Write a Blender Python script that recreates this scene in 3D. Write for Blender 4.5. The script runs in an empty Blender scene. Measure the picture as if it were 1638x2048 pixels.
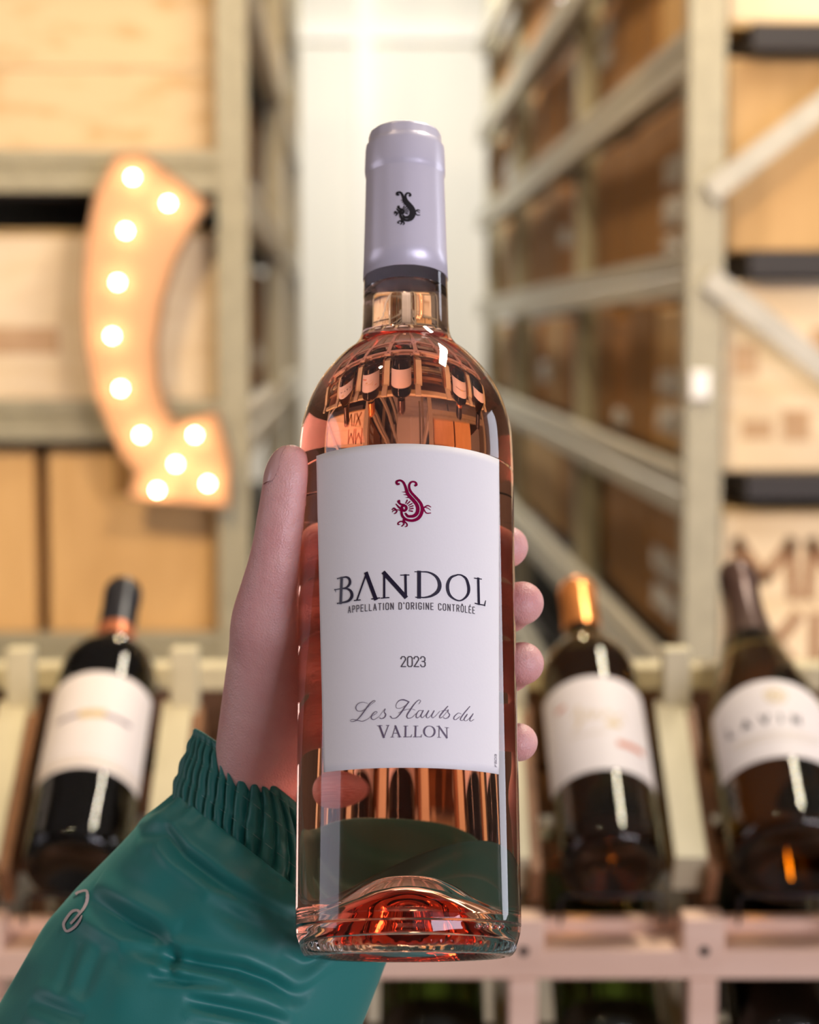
import bpy, bmesh, math, random
import numpy as np
from mathutils import Vector, Matrix, noise
from mathutils.bvhtree import BVHTree

random.seed(7)
sc = bpy.context.scene
COL = sc.collection
R_ = math.radians

# ------------------------------------------------------------------ camera
EYE = Vector((0.0, 0.0, 1.5))
FPX = 4200.0                       # focal length in pixels of the 1638 x 2048 frame
PITCH, YAW = R_(4.9), R_(1.76)     # looking slightly down, slightly right of the aisle
cam = bpy.data.cameras.new('camera')
cam_o = bpy.data.objects.new('camera', cam)
COL.objects.link(cam_o)
cam.sensor_fit = 'VERTICAL'
cam.sensor_height = 36.0
cam.lens = 36.0 * FPX / 2048.0
cam_o.location = EYE
cam_o.rotation_euler = (R_(90) - PITCH, 0, -YAW)
cam.clip_start = 0.02
cam.dof.use_dof = True
cam.dof.focus_distance = 0.722
cam.dof.aperture_fstop = 9.3
cam.dof.aperture_blades = 0
sc.camera = cam_o

CF = Vector((math.sin(YAW) * math.cos(PITCH), math.cos(YAW) * math.cos(PITCH), -math.sin(PITCH)))
CR = Vector((math.cos(YAW), -math.sin(YAW), 0))
CU = CR.cross(CF)

# ------------------------------------------------------------------ world, lights, exposure
w = bpy.data.worlds.new('shop_world')
sc.world = w
w.use_nodes = True
w.node_tree.nodes['Background'].inputs[0].default_value = (0.75, 0.85, 1.0, 1)
w.node_tree.nodes['Background'].inputs[1].default_value = 0.5

def area(name, loc, target, sx, sy, power, color, spread=180):
    l = bpy.data.lights.new(name, 'AREA')
    l.shape = 'RECTANGLE'; l.size = sx; l.size_y = sy
    l.energy = power; l.color = color; l.spread = R_(spread)
    o = bpy.data.objects.new(name, l); COL.objects.link(o)
    o.location = loc
    o.rotation_euler = (Vector(target) - Vector(loc)).to_track_quat('-Z', 'Y').to_euler()
    return o

WARM = (1.0, 0.77, 0.50)
NEUT = (1.0, 0.90, 0.74)
COOL = (0.87, 0.83, 1.0)
# daylight: low shop front behind the photographer, a tall side window on the right, a dimmer one on the left
area('daylight_shop_front', (2.2, -2.15, 1.45), (0.0, 0.75, 1.40), 2.0, 1.5, 98, COOL)
area('daylight_right', (3.45, 2.15, 1.75), (0.0, 0.75, 1.45), 0.9, 1.8, 26, (0.86, 0.88, 1.0))
area('daylight_left', (-3.05, 0.75, 1.8), (0.0, 0.75, 1.45), 1.4, 1.7, 17, COOL)
# ceiling tubes
area('tube_front_right', (0.95, 1.9, 3.3), (0.95, 2.0, 0), 0.20, 1.4, 52, NEUT)
area('tube_aisle_a', (0.2, 4.6, 3.3), (0.2, 4.6, 0), 0.10, 1.4, 32, WARM)
area('tube_aisle_b', (0.2, 7.4, 3.3), (0.2, 7.8, 0), 0.14, 1.4, 74, (1.0, 0.95, 0.85))
def spot(name, loc, target, power, color, ang=70, rad=0.05):
    l = bpy.data.lights.new(name, 'SPOT')
    l.energy = power; l.color = color; l.spot_size = R_(ang); l.spot_blend = 0.6; l.shadow_soft_size = rad
    o = bpy.data.objects.new(name, l); COL.objects.link(o)
    o.location = loc
    o.rotation_euler = (Vector(target) - Vector(loc)).to_track_quat('-Z', 'Y').to_euler()
    return o
# unseen spots placed overhead to brighten the shelf fronts, rack and aisle
spot('spot_left_shelf', (-0.75, 0.1, 2.75), (-0.5, 3.3, 1.55), 210, (1.0, 0.74, 0.43))
spot('spot_right_shelf', (0.95, 0.1, 2.85), (0.95, 3.3, 1.6), 135, WARM)
spot('added_aisle_spot', (0.0, 2.7, 3.1), (0.6, 4.6, 1.5), 42, WARM, 70)  # second aisle spot, added to brighten the film tufts
spot('spot_rack', (-0.6, 0.9, 3.2), (-0.1, 1.5, 1.1), 13, WARM, 70)
spot('spot_aisle', (-0.1, 3.6, 3.2), (0.6, 5.2, 1.5), 58, WARM, 80)

sc.view_settings.view_transform = 'Standard'
sc.view_settings.look = 'None'
sc.view_settings.exposure = 0.0
sc.view_settings.gamma = 1.0
sc.view_settings.use_curve_mapping = False
cy = sc.cycles
cy.use_denoising = True
cy.max_bounces = 20
cy.transmission_bounces = 18
cy.glossy_bounces = 8
cy.diffuse_bounces = 4
cy.transparent_max_bounces = 12
cy.caustics_reflective = False
cy.caustics_refractive = True
cy.sample_clamp_indirect = 6.0
cy.blur_glossy = 0.3

# ------------------------------------------------------------------ materials
def new_mat(name):
    m = bpy.data.materials.new(name); m.use_nodes = True
    nt = m.node_tree
    return m, nt, nt.nodes['Principled BSDF']

def pmat(name, col, rough=0.5, metal=0.0, col2=None, scale=8.0, stretch=(1, 1, 1), bump=0.0, bscale=60.0, spec=0.5, detail=4.0, lo=0.35, hi=0.65, coat=0.0):
    m, nt, b = new_mat(name)
    b.inputs['Base Color'].default_value = (*col, 1)
    b.inputs['Roughness'].default_value = rough
    b.inputs['Metallic'].default_value = metal
    b.inputs['Specular IOR Level'].default_value = spec
    b.inputs['Coat Weight'].default_value = coat
    tc = nt.nodes.new('ShaderNodeTexCoord'); mp = nt.nodes.new('ShaderNodeMapping')
    mp.inputs['Scale'].default_value = stretch
    nt.links.new(tc.outputs['Object'], mp.inputs['Vector'])
    if col2 is not None:
        n = nt.nodes.new('ShaderNodeTexNoise'); n.inputs['Scale'].default_value = scale; n.inputs['Detail'].default_value = detail
        r = nt.nodes.new('ShaderNodeValToRGB')
        r.color_ramp.elements[0].position = lo; r.color_ramp.elements[0].color = (*col2, 1)
        r.color_ramp.elements[1].position = hi; r.color_ramp.elements[1].color = (*col, 1)
        nt.links.new(mp.outputs[0], n.inputs['Vector']); nt.links.new(n.outputs['Fac'], r.inputs[0])
        nt.links.new(r.outputs[0], b.inputs['Base Color'])
    if bump > 0:
        n2 = nt.nodes.new('ShaderNodeTexNoise'); n2.inputs['Scale'].default_value = bscale; n2.inputs['Detail'].default_value = 3
        bp = nt.nodes.new('ShaderNodeBump'); bp.inputs['Strength'].default_value = bump; bp.inputs['Distance'].default_value = 0.001
        nt.links.new(mp.outputs[0], n2.inputs['Vector']); nt.links.new(n2.outputs['Fac'], bp.inputs['Height'])
        nt.links.new(bp.outputs[0], b.inputs['Normal'])
    return m

def glass_mat(name, col, ior, rough=0.0, absorb=None, density=0.0):
    m, nt, b = new_mat(name)
    nt.nodes.remove(b)
    g = nt.nodes.new('ShaderNodeBsdfGlass')
    g.inputs['Color'].default_value = (*col, 1); g.inputs['IOR'].default_value = ior; g.inputs['Roughness'].default_value = rough
    out = nt.nodes['Material Output']
    nt.links.new(g.outputs[0], out.inputs['Surface'])
    if absorb:
        v = nt.nodes.new('ShaderNodeVolumeAbsorption')
        v.inputs['Color'].default_value = (*absorb, 1); v.inputs['Density'].default_value = density
        nt.links.new(v.outputs[0], out.inputs['Volume'])
    return m

def emit_mat(name, col, strength):
    m, nt, b = new_mat(name)
    b.inputs['Base Color'].default_value = (*col, 1)
    b.inputs['Emission Color'].default_value = (*col, 1)
    b.inputs['Emission Strength'].default_value = strength
    return m

M = {}
M['wall'] = pmat('white_wall_paint', (0.86, 0.85, 0.80), 0.7)
M['shop_wall'] = pmat('taupe_wall_paint', (0.30, 0.24, 0.18), 0.8, col2=(0.26, 0.20, 0.15))
M['trim'] = pmat('white_gloss_trim', (0.92, 0.91, 0.88), 0.5)
M['floor'] = pmat('concrete_floor', (0.32, 0.29, 0.26), 0.6, col2=(0.24, 0.22, 0.20), scale=3)
M['ceil'] = pmat('ceiling_paint', (0.62, 0.58, 0.52), 0.9)
M['steel'] = pmat('galvanised_steel', (0.39, 0.355, 0.245), 0.45, 0.1, col2=(0.335, 0.305, 0.21), scale=30, bump=0.1)
M['steel_beam'] = pmat('galvanised_beam_steel', (0.47, 0.44, 0.355), 0.42, 0.15, col2=(0.40, 0.375, 0.30), scale=25, bump=0.1)
M['deck'] = pmat('dark_deck_board', (0.022, 0.018, 0.018), 0.6)
M['carton'] = pmat('brown_cardboard', (0.34, 0.165, 0.042), 0.8, col2=(0.28, 0.135, 0.032), scale=5, stretch=(6, 6, 1), bump=0.15, bscale=90)
M['carton2'] = pmat('tan_cardboard', (0.60, 0.38, 0.17), 0.8, col2=(0.54, 0.34, 0.145), scale=5, stretch=(6, 6, 1), bump=0.15, bscale=90)
M['carton4'] = pmat('lit_tan_cardboard', (0.80, 0.50, 0.21), 0.8, col2=(0.74, 0.45, 0.18), scale=5, stretch=(6, 6, 1), bump=0.15, bscale=90)  # tan cardboard lightened to make up for weak light on the low shelf
M['carton3'] = pmat('orange_cardboard', (0.46, 0.20, 0.035), 0.8, col2=(0.38, 0.165, 0.03), scale=4, stretch=(1, 1, 3), bump=0.1)
M['tape'] = pmat('packing_tape', (0.40, 0.22, 0.08), 0.25)
M['crate'] = pmat('pale_pine_crate', (0.80, 0.59, 0.33), 0.6, col2=(0.56, 0.33, 0.11), scale=3.4, stretch=(2.5, 2, 8), lo=0.28, hi=0.50, detail=6, bump=0.1)
M['crate_white'] = pmat('bleached_pine_crate', (0.86, 0.70, 0.48), 0.6, col2=(0.78, 0.60, 0.37), scale=3.5, stretch=(2, 2, 10), lo=0.3, hi=0.6, bump=0.1)
M['crate_edge'] = pmat('crate_edge_pine', (0.62, 0.42, 0.18), 0.7, col2=(0.54, 0.36, 0.15), scale=10)
M['burn'] = pmat('branded_mark', (0.34, 0.18, 0.09), 0.8)
M['stampfade'] = pmat('faded_print', (0.50, 0.31, 0.17), 0.8, col2=(0.62, 0.42, 0.25), scale=14)
M['pine'] = pmat('rack_pine', (0.84, 0.58, 0.42), 0.55, col2=(0.76, 0.50, 0.35), scale=6, stretch=(1, 8, 8), bump=0.1)
M['pine_y'] = pmat('rack_pine_yellow', (0.57, 0.51, 0.33), 0.55, col2=(0.51, 0.455, 0.29), scale=7, stretch=(6, 1, 6), bump=0.1)
M['pine_dark'] = pmat('dark_rack_wood', (0.26, 0.12, 0.05), 0.6, col2=(0.18, 0.08, 0.03), scale=8, stretch=(2, 2, 8))  # dark brown, also stands for shade beside the divider boards
M['screw'] = pmat('black_screw', (0.015, 0.015, 0.015), 0.4, 0.6)
M['wire'] = pmat('black_wire', (0.03, 0.025, 0.025), 0.35, 0.5)
M['paper'] = pmat('white_label_paper', (0.80, 0.78, 0.765), 0.55, bump=0.05, bscale=900)
M['paper_rack'] = pmat('cream_label_paper', (0.69, 0.635, 0.605), 0.6)
M['ink'] = pmat('dark_navy_ink', (0.012, 0.008, 0.028), 0.35)
M['ink_grey'] = pmat('grey_ink', (0.06, 0.05, 0.065), 0.5)
M['ink_soft'] = pmat('violet_grey_ink', (0.115, 0.085, 0.135), 0.5)
M['foil_red'] = pmat('magenta_foil', (0.36, 0.0, 0.075), 0.28, 0.75)
M['foil_black'] = pmat('black_foil', (0.006, 0.005, 0.008), 0.3)
M['capsule'] = pmat('pearl_lavender_foil', (0.66, 0.63, 0.70), 0.36, 0.25, bump=0.05, bscale=300)
M['glass'] = glass_mat('clear_bottle_glass', (1, 1, 1), 1.5)
M['wine'] = glass_mat('rose_wine', (1, 1, 1), 1.345 / 1.5, absorb=(0.93, 0.38, 0.12), density=24.0)
M['copper_cap'] = pmat('copper_capsule', (0.80, 0.30, 0.08), 0.25, 0.75)
M['black_cap'] = pmat('black_capsule', (0.02, 0.02, 0.024), 0.3, 0.3)
M['brown_cap'] = pmat('dark_brown_capsule', (0.075, 0.04, 0.03), 0.28, 0.4)
M['copper_band'] = pmat('copper_band', (0.60, 0.20, 0.09), 0.3, 0.6)
M['red_wine_glass'] = glass_mat('near_black_wine_glass', (0.9, 0.9, 0.85), 1.5, absorb=(0.25, 0.06, 0.03), density=160)
M['olive_glass'] = glass_mat('olive_wine_glass', (0.95, 0.95, 0.85), 1.45, absorb=(0.66, 0.49, 0.03), density=38)
M['green_glass'] = glass_mat('dark_green_glass', (0.9, 0.95, 0.85), 1.48, absorb=(0.40, 0.52, 0.08), density=45)
M['gold_ink'] = pmat('gold_print', (0.55, 0.42, 0.22), 0.5)
M['red_ink'] = pmat('terracotta_print', (0.55, 0.20, 0.12), 0.6)
M['arrow'] = pmat('copper_painted_tin', (0.68, 0.37, 0.19), 0.5, 0.05)
M['arrow_rim'] = pmat('rusty_tin_rim', (0.36, 0.22, 0.12), 0.55, 0.2)
M['bulb'] = emit_mat('lit_bulb', (1.0, 0.78, 0.50), 54.0)
M['socket'] = pmat('brass_socket', (0.5, 0.33, 0.15), 0.4, 0.6)
# skin
m, nt, b = new_mat('skin')
b.inputs['Roughness'].default_value = 0.45
b.inputs['Subsurface Weight'].default_value = 0.25
b.inputs['Subsurface Radius'].default_value = (0.006, 0.0025, 0.0015)
b.inputs['Subsurface Scale'].default_value = 1.0
tc = nt.nodes.new('ShaderNodeTexCoord')
n1 = nt.nodes.new('ShaderNodeTexNoise'); n1.inputs['Scale'].default_value = 45; n1.inputs['Detail'].default_value = 5
r1 = nt.nodes.new('ShaderNodeValToRGB')
r1.color_ramp.elements[0].position = 0.32; r1.color_ramp.elements[0].color = (0.66, 0.31, 0.28, 1)
r1.color_ramp.elements[1].position = 0.68; r1.color_ramp.elements[1].color = (0.74, 0.43, 0.38, 1)
nt.links.new(tc.outputs['Object'], n1.inputs['Vector']); nt.links.new(n1.outputs['Fac'], r1.inputs[0])
nt.links.new(r1.outputs[0], b.inputs['Base Color'])
v1 = nt.nodes.new('ShaderNodeTexVoronoi'); v1.inputs['Scale'].default_value = 1500
n2 = nt.nodes.new('ShaderNodeTexNoise'); n2.inputs['Scale'].default_value = 260; n2.inputs['Detail'].default_value = 4
ad = nt.nodes.new('ShaderNodeMath'); ad.operation = 'MULTIPLY_ADD'; ad.inputs[1].default_value = 0.35
bp = nt.nodes.new('ShaderNodeBump'); bp.inputs['Strength'].default_value = 0.6; bp.inputs['Distance'].default_value = 0.0007
nt.links.new(tc.outputs['Object'], v1.inputs['Vector']); nt.links.new(tc.outputs['Object'], n2.inputs['Vector'])
nt.links.new(v1.outputs['Distance'], ad.inputs[0]); nt.links.new(n2.outputs['Fac'], ad.inputs[2])
nt.links.new(ad.outputs[0], bp.inputs['Height']); nt.links.new(bp.outputs[0], b.inputs['Normal'])
M['skin'] = m
M['nail'] = pmat('fingernail', (0.62, 0.36, 0.32), 0.25)
# jacket nylon
def nylon(name, col):
    m, nt, b = new_mat(name)
    b.inputs['Base Color'].default_value = (*col, 1)
    b.inputs['Roughness'].default_value = 0.52
    b.inputs['Sheen Weight'].default_value = 0.25
    b.inputs['Sheen Roughness'].default_value = 0.4
    b.inputs['Sheen Tint'].default_value = (0.4, 0.9, 0.8, 1)
    tc = nt.nodes.new('ShaderNodeTexCoord')
    n = nt.nodes.new('ShaderNodeTexNoise'); n.inputs['Scale'].default_value = 1400
    bp = nt.nodes.new('ShaderNodeBump'); bp.inputs['Strength'].default_value = 0.12; bp.inputs['Distance'].default_value = 0.0003
    nt.links.new(tc.outputs['Object'], n.inputs['Vector']); nt.links.new(n.outputs['Fac'], bp.inputs['Height'])
    nt.links.new(bp.outputs[0], b.inputs['Normal'])
    return m
M['nylon'] = nylon('teal_nylon', (0.006, 0.150, 0.130))
M['nylon_cuff'] = nylon('teal_cuff_nylon', (0.005, 0.125, 0.105))
M['thread'] = pmat('pale_thread', (0.20, 0.32, 0.29), 0.7)
M['embro'] = pmat('grey_embroidery', (0.46, 0.38, 0.37), 0.8)
# stretch film: glossy plastic whitened so the tufts stand in for glints
m, nt, b = new_mat('stretch_film_glint')
out = nt.nodes['Material Output']
nt.nodes.remove(b)
df = nt.nodes.new('ShaderNodeBsdfDiffuse'); df.inputs['Color'].default_value = (.85, .83, .78, 1)
m2 = nt.nodes.new('ShaderNodeMixShader'); m2.inputs[0].default_value = 0.5
tr = nt.nodes.new('ShaderNodeBsdfTransparent'); gl = nt.nodes.new('ShaderNodeBsdfGlossy')
gl.inputs['Roughness'].default_value = 0.24
mx = nt.nodes.new('ShaderNodeMixShader'); mx.inputs[0].default_value = 0.85
nt.links.new(tr.outputs[0], mx.inputs[1]); nt.links.new(gl.outputs[0], m2.inputs[1]); nt.links.new(df.outputs[0], m2.inputs[2]); nt.links.new(m2.outputs[0], mx.inputs[2]); nt.links.new(mx.outputs[0], out.inputs['Surface'])
M['film'] = m

# ------------------------------------------------------------------ mesh helpers
def mesh_obj(name, verts, faces, mat, parent=None, smooth=False, kind=None):
    me = bpy.data.meshes.new(name)
    me.from_pydata([tuple(v) for v in verts], [], [tuple(f) for f in faces])
    me.materials.append(mat)
    if smooth:
        me.polygons.foreach_set('use_smooth', [True] * len(me.polygons))
    me.update()
    o = bpy.data.objects.new(name, me)
    COL.objects.link(o)
    if parent is not None: o.parent = parent
    if kind: o['kind'] = kind
    return o

def empty(name, mat_or_loc=(0, 0, 0), rz=0.0):
    o = bpy.data.objects.new(name, None); o.empty_display_size = 0.05
    COL.objects.link(o)
    if isinstance(mat_or_loc, Matrix): o.matrix_world = mat_or_loc
    else:
        o.location = mat_or_loc; o.rotation_euler = (0, 0, rz)
    return o

def tag(o, label, cat, group=None):
    o['label'] = label; o['category'] = cat
    if group: o['group'] = group
    return o

class MB:
    def __init__(s): s.v = []; s.f = []
    def add(s, vs, fs):
        n = len(s.v); s.v += [tuple(x) for x in vs]; s.f += [tuple(i + n for i in f) for f in fs]; return s
    def box(s, lo, hi, ch=0.0):
        x0, y0, z0 = lo; x1, y1, z1 = hi
        if ch <= 0:
            return s.add([(x0, y0, z0), (x1, y0, z0), (x1, y1, z0), (x0, y1, z0), (x0, y0, z1), (x1, y0, z1), (x1, y1, z1), (x0, y1, z1)],
                         [(0, 3, 2, 1), (4, 5, 6, 7), (0, 1, 5, 4), (1, 2, 6, 5), (2, 3, 7, 6), (3, 0, 4, 7)])
        bm = bmesh.new()
        bmesh.ops.create_cube(bm, size=1.0)
        for v in bm.verts:
            v.co = Vector((x0 + (v.co.x + .5) * (x1 - x0), y0 + (v.co.y + .5) * (y1 - y0), z0 + (v.co.z + .5) * (z1 - z0)))
        bmesh.ops.bevel(bm, geom=bm.edges[:], offset=ch, segments=1, profile=.5, affect='EDGES')
        bm.verts.index_update()
        s.add([v.co.copy() for v in bm.verts], [[v.index for v in f.verts] for f in bm.faces]); bm.free(); return s
    def prism(s, poly, axis, a, b):
        # extrude a 2D polygon along an axis: 0 -> poly is (y,z); 1 -> (x,z); 2 -> (x,y)
        def p3(p, t):
            if axis == 0: return (t, p[0], p[1])
            if axis == 1: return (p[0], t, p[1])
            return (p[0], p[1], t)
        n = len(poly)
        vs = [p3(p, a) for p in poly] + [p3(p, b) for p in poly]
        fs = [tuple(range(n))[::-1], tuple(range(n, 2 * n))]
        fs += [(i, (i + 1) % n, n + (i + 1) % n, n + i) for i in range(n)]
        return s.add(vs, fs)
    def tube(s, pts, r, n=8):
        pts = [Vector(p) for p in pts]; rings = []
        for i, p in enumerate(pts):
            t = (pts[min(i + 1, len(pts) - 1)] - pts[max(i - 1, 0)]).normalized()
            a = t.cross(Vector((0, 0, 1)))
            if a.length < .1: a = t.cross(Vector((1, 0, 0)))
            a.normalize(); b_ = t.cross(a)
            rings.append([p + a * math.cos(2 * math.pi * k / n) * r + b_ * math.sin(2 * math.pi * k / n) * r for k in range(n)])
        vs = [v for rg in rings for v in rg]; fs = []
        for i in range(len(pts) - 1):
            for k in range(n):
                fs.append((i * n + k, i * n + (k + 1) % n, (i + 1) * n + (k + 1) % n, (i + 1) * n + k))
        fs.append(tuple(range(n))[::-1]); fs.append(tuple((len(pts) - 1) * n + k for k in range(n)))
        return s.add(vs, fs)
    def build(s, name, mat, parent=None, smooth=False, kind=None):
        o = mesh_obj(name, s.v, s.f, mat, parent, smooth, kind)
        bm = bmesh.new(); bm.from_mesh(o.data); bmesh.ops.recalc_face_normals(bm, faces=bm.faces[:]); bm.to_mesh(o.data); bm.free()
        return o

def lathe(profile, n=96, close=True, rmod=None):
    """profile: list of (r, z) from bottom axis to top axis; r=0 makes a pole"""
    vs, fs, rings = [], [], []
    for j, (r, z) in enumerate(profile):
        if r <= 1e-7:
            vs.append((0, 0, z)); rings.append([len(vs) - 1])
        else:
            base = len(vs)
            for k in range(n):
                a = 2 * math.pi * k / n
                rr = r if rmod is None else r + rmod(j, r, z, a)
                vs.append((rr * math.sin(a), -rr * math.cos(a), z))
            rings.append(list(range(base, base + n)))
    for j in range(len(rings) - 1):
        A, B = rings[j], rings[j + 1]
        if len(A) == 1 and len(B) == 1: continue
        for k in range(n):
            k2 = (k + 1) % n
            if len(A) == 1: fs.append((A[0], B[k2], B[k]))
            elif len(B) == 1: fs.append((A[k], A[k2], B[0]))
            else: fs.append((A[k], A[k2], B[k2], B[k]))
    return vs, fs

def spline(pts, n=8):
    """Catmull-Rom through tuples of any dimension"""
    P = [np.array(p, float) for p in pts]
    out = []
    for i in range(len(P) - 1):
        p0 = P[i - 1] if i > 0 else 2 * P[0] - P[1]
        p1, p2 = P[i], P[i + 1]
        p3 = P[i + 2] if i + 2 < len(P) else 2 * P[-1] - P[-2]
        for k in range(n):
            t = k / n
            out.append(0.5 * ((2 * p1) + (-p0 + p2) * t + (2 * p0 - 5 * p1 + 4 * p2 - p3) * t * t + (-p0 + 3 * p1 - 3 * p2 + p3) * t ** 3))
    out.append(P[-1])
    return out

def pil(x, xs, ys): return float(np.interp(x, xs, ys))

def ribbons(strokes, mapf, name, mat, parent, maxstep=0.0012, kind=None, cap=True):
    """strokes: list of (points [(u,v)...], width or widths, smooth) in metres on a surface; mapf(u,v) -> xyz"""
    V, F = [], []
    for pts, wd, smooth in strokes:
        ws = list(wd) if hasattr(wd, '__len__') else [wd] * len(pts)
        if len(ws) != len(pts): ws = list(np.interp(np.linspace(0, 1, len(pts)), np.linspace(0, 1, len(ws)), ws))
        p3 = [(p[0], p[1], w_) for p, w_ in zip(pts, ws)]
        runs = [spline(p3, 6)] if (smooth and len(p3) > 2) else [[np.array(p3[i], float), np.array(p3[i + 1], float)] for i in range(len(p3) - 1)]
        for run in runs:
            fine = [run[0]]
            for a, b_ in zip(run[:-1], run[1:]):
                L = math.hypot(b_[0] - a[0], b_[1] - a[1]); k = max(1, int(math.ceil(L / maxstep)))
                fine += [a + (b_ - a) * (i / k) for i in range(1, k + 1)]
            ext = cap
            base = len(V); m_ = len(fine)
            for i, p in enumerate(fine):
                q0, q1 = fine[max(i - 1, 0)], fine[min(i + 1, m_ - 1)]
                tx, ty = q1[0] - q0[0], q1[1] - q0[1]; L = math.hypot(tx, ty) or 1
                tx, ty = tx / L, ty / L
                ex = 0.0
                if ext and i == 0: ex = -0.35 * p[2]
                if ext and i == m_ - 1: ex = 0.35 * p[2]
                cx, cy_ = p[0] + tx * ex, p[1] + ty * ex
                V.append(mapf(cx - ty * p[2] / 2, cy_ + tx * p[2] / 2)); V.append(mapf(cx + ty * p[2] / 2, cy_ - tx * p[2] / 2))
            for i in range(m_ - 1):
                a = base + 2 * i
                F.append((a + 1, a + 3, a + 2, a))
    return mesh_obj(name, V, F, mat, parent, kind=kind)

SANS = {
 'A': (.5, [[(0, 0), (.25, 1), (.5, 0)], [(.09, .33), (.41, .33)]]),
 'P': (.45, [[(0, 0), (0, 1), (.3, 1), (.45, .9), (.45, .58), (.3, .47), (0, .47)]]),
 'E': (.42, [[(.42, 1), (0, 1), (0, 0), (.42, 0)], [(0, .52), (.36, .52)]]),
 'É': (.42, [[(.42, 1), (0, 1), (0, 0), (.42, 0)], [(0, .52), (.36, .52)], [(.18, 1.12), (.30, 1.26)]]),
 'L': (.40, [[(0, 1), (0, 0), (.4, 0)]]),
 'T': (.5, [[(0, 1), (.5, 1)], [(.25, 1), (.25, 0)]]),
 'I': (.06, [[(.03, 0), (.03, 1)]]),
 'O': (.48, [[(.12, 0), (0, .14), (0, .86), (.12, 1), (.36, 1), (.48, .86), (.48, .14), (.36, 0), (.12, 0)]]),
 'N': (.46, [[(0, 0), (0, 1), (.46, 0), (.46, 1)]]),
 'D': (.46, [[(0, 0), (0, 1), (.3, 1), (.46, .86), (.46, .14), (.3, 0), (0, 0)]]),
 "'": (.06, [[(.03, 1.02), (.03, .82)]]),
 'R': (.46, [[(0, 0), (0, 1), (.3, 1), (.45, .9), (.45, .6), (.3, .5), (0, .5)], [(.25, .5), (.46, 0)]]),
 'G': (.46, [[(.46, .78), (.46, .88), (.35, 1), (.12, 1), (0, .86), (0, .14), (.12, 0), (.35, 0), (.46, .14), (.46, .48), (.26, .48)]]),
 'C': (.46, [[(.46, .76), (.46, .86), (.35, 1), (.12, 1), (0, .86), (0, .14), (.12, 0), (.35, 0), (.46, .14), (.46, .24)]]),
 'Ô': (.48, [[(.12, 0), (0, .14), (0, .86), (.12, 1), (.36, 1), (.48, .86), (.48, .14), (.36, 0), (.12, 0)], [(.12, 1.12), (.24, 1.24), (.36, 1.12)]]),
 '2': (.48, [[(0, .78), (0, .86), (.12, 1), (.34, 1), (.46, .86), (.46, .68), (0, 0), (.48, 0)]]),
 '0': (.48, [[(.12, 0), (0, .14), (0, .86), (.12, 1), (.36, 1), (.48, .86), (.48, .14), (.36, 0), (.12, 0)]]),
 '3': (.47, [[(0, .8), (0, .87), (.12, 1), (.33, 1), (.45, .87), (.45, .65), (.33, .53), (.15, .53)], [(.33, .53), (.47, .4), (.47, .13), (.34, 0), (.12, 0), (0, .13), (0, .2)]]),
 '5': (.46, [[(.45, 1), (.05, 1), (.03, .55), (.3, .6), (.46, .45), (.46, .15), (.33, 0), (.1, 0), (0, .12)]]),
 'F': (.42, [[(0, 0), (0, 1), (.42, 1)], [(0, .52), (.36, .52)]]),
 'M': (.66, [[(0, 0), (.03, 1), (.33, .32), (.63, 1), (.66, 0)]]),
 'X': (.5, [[(0, 0), (.5, 1)], [(0, 1), (.5, 0)]]),
 'V': (.5, [[(0, 1), (.25, 0), (.5, 1)]]),
 ' ': (.20, []),
}
def sans(text, u0, u1, v0, h, wd, gap=0.17, vert=False):
    """letters fitted between u0 and u1 on baseline v0, cap height h"""
    adv = [SANS[c][0] for c in text]
    tot = sum(adv) + gap * (len(text) - 1)
    k = (u1 - u0) / tot
    out, x = [], 0.0
    for c, a in zip(text, adv):
        for st in SANS[c][1]:
            pts = [(u0 + (x + px_) * k, v0 + py_ * h) for px_, py_ in st]
            if vert: pts = [(v0 - (q[1] - v0), q[0]) for q in pts]
            out.append((pts, wd, False))
        x += a + gap
    return out

# ------------------------------------------------------------------ room (setting)
def struct(o): o['kind'] = 'structure'; return o
X0, X1, Y0, Y1, ZC = -3.2, 3.6, -3.0, 9.2, 3.5
struct(MB().box((X0, Y0, -0.1), (X1, Y1, 0)).build('floor', M['floor']))
struct(MB().box((X0, Y0, ZC), (X1, Y1, ZC + .1)).build('ceiling', M['ceil']))
struct(MB().box((X0 - .1, Y0, 0), (X0, Y1, ZC)).build('wall_left', M['shop_wall']))
struct(MB().box((X1, Y0, 0), (X1 + .1, Y1, ZC)).build('wall_right', M['shop_wall']))
struct(MB().box((X0, Y1, 0), (X1, Y1 + .1, ZC)).build('wall_back', M['wall']))
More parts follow.
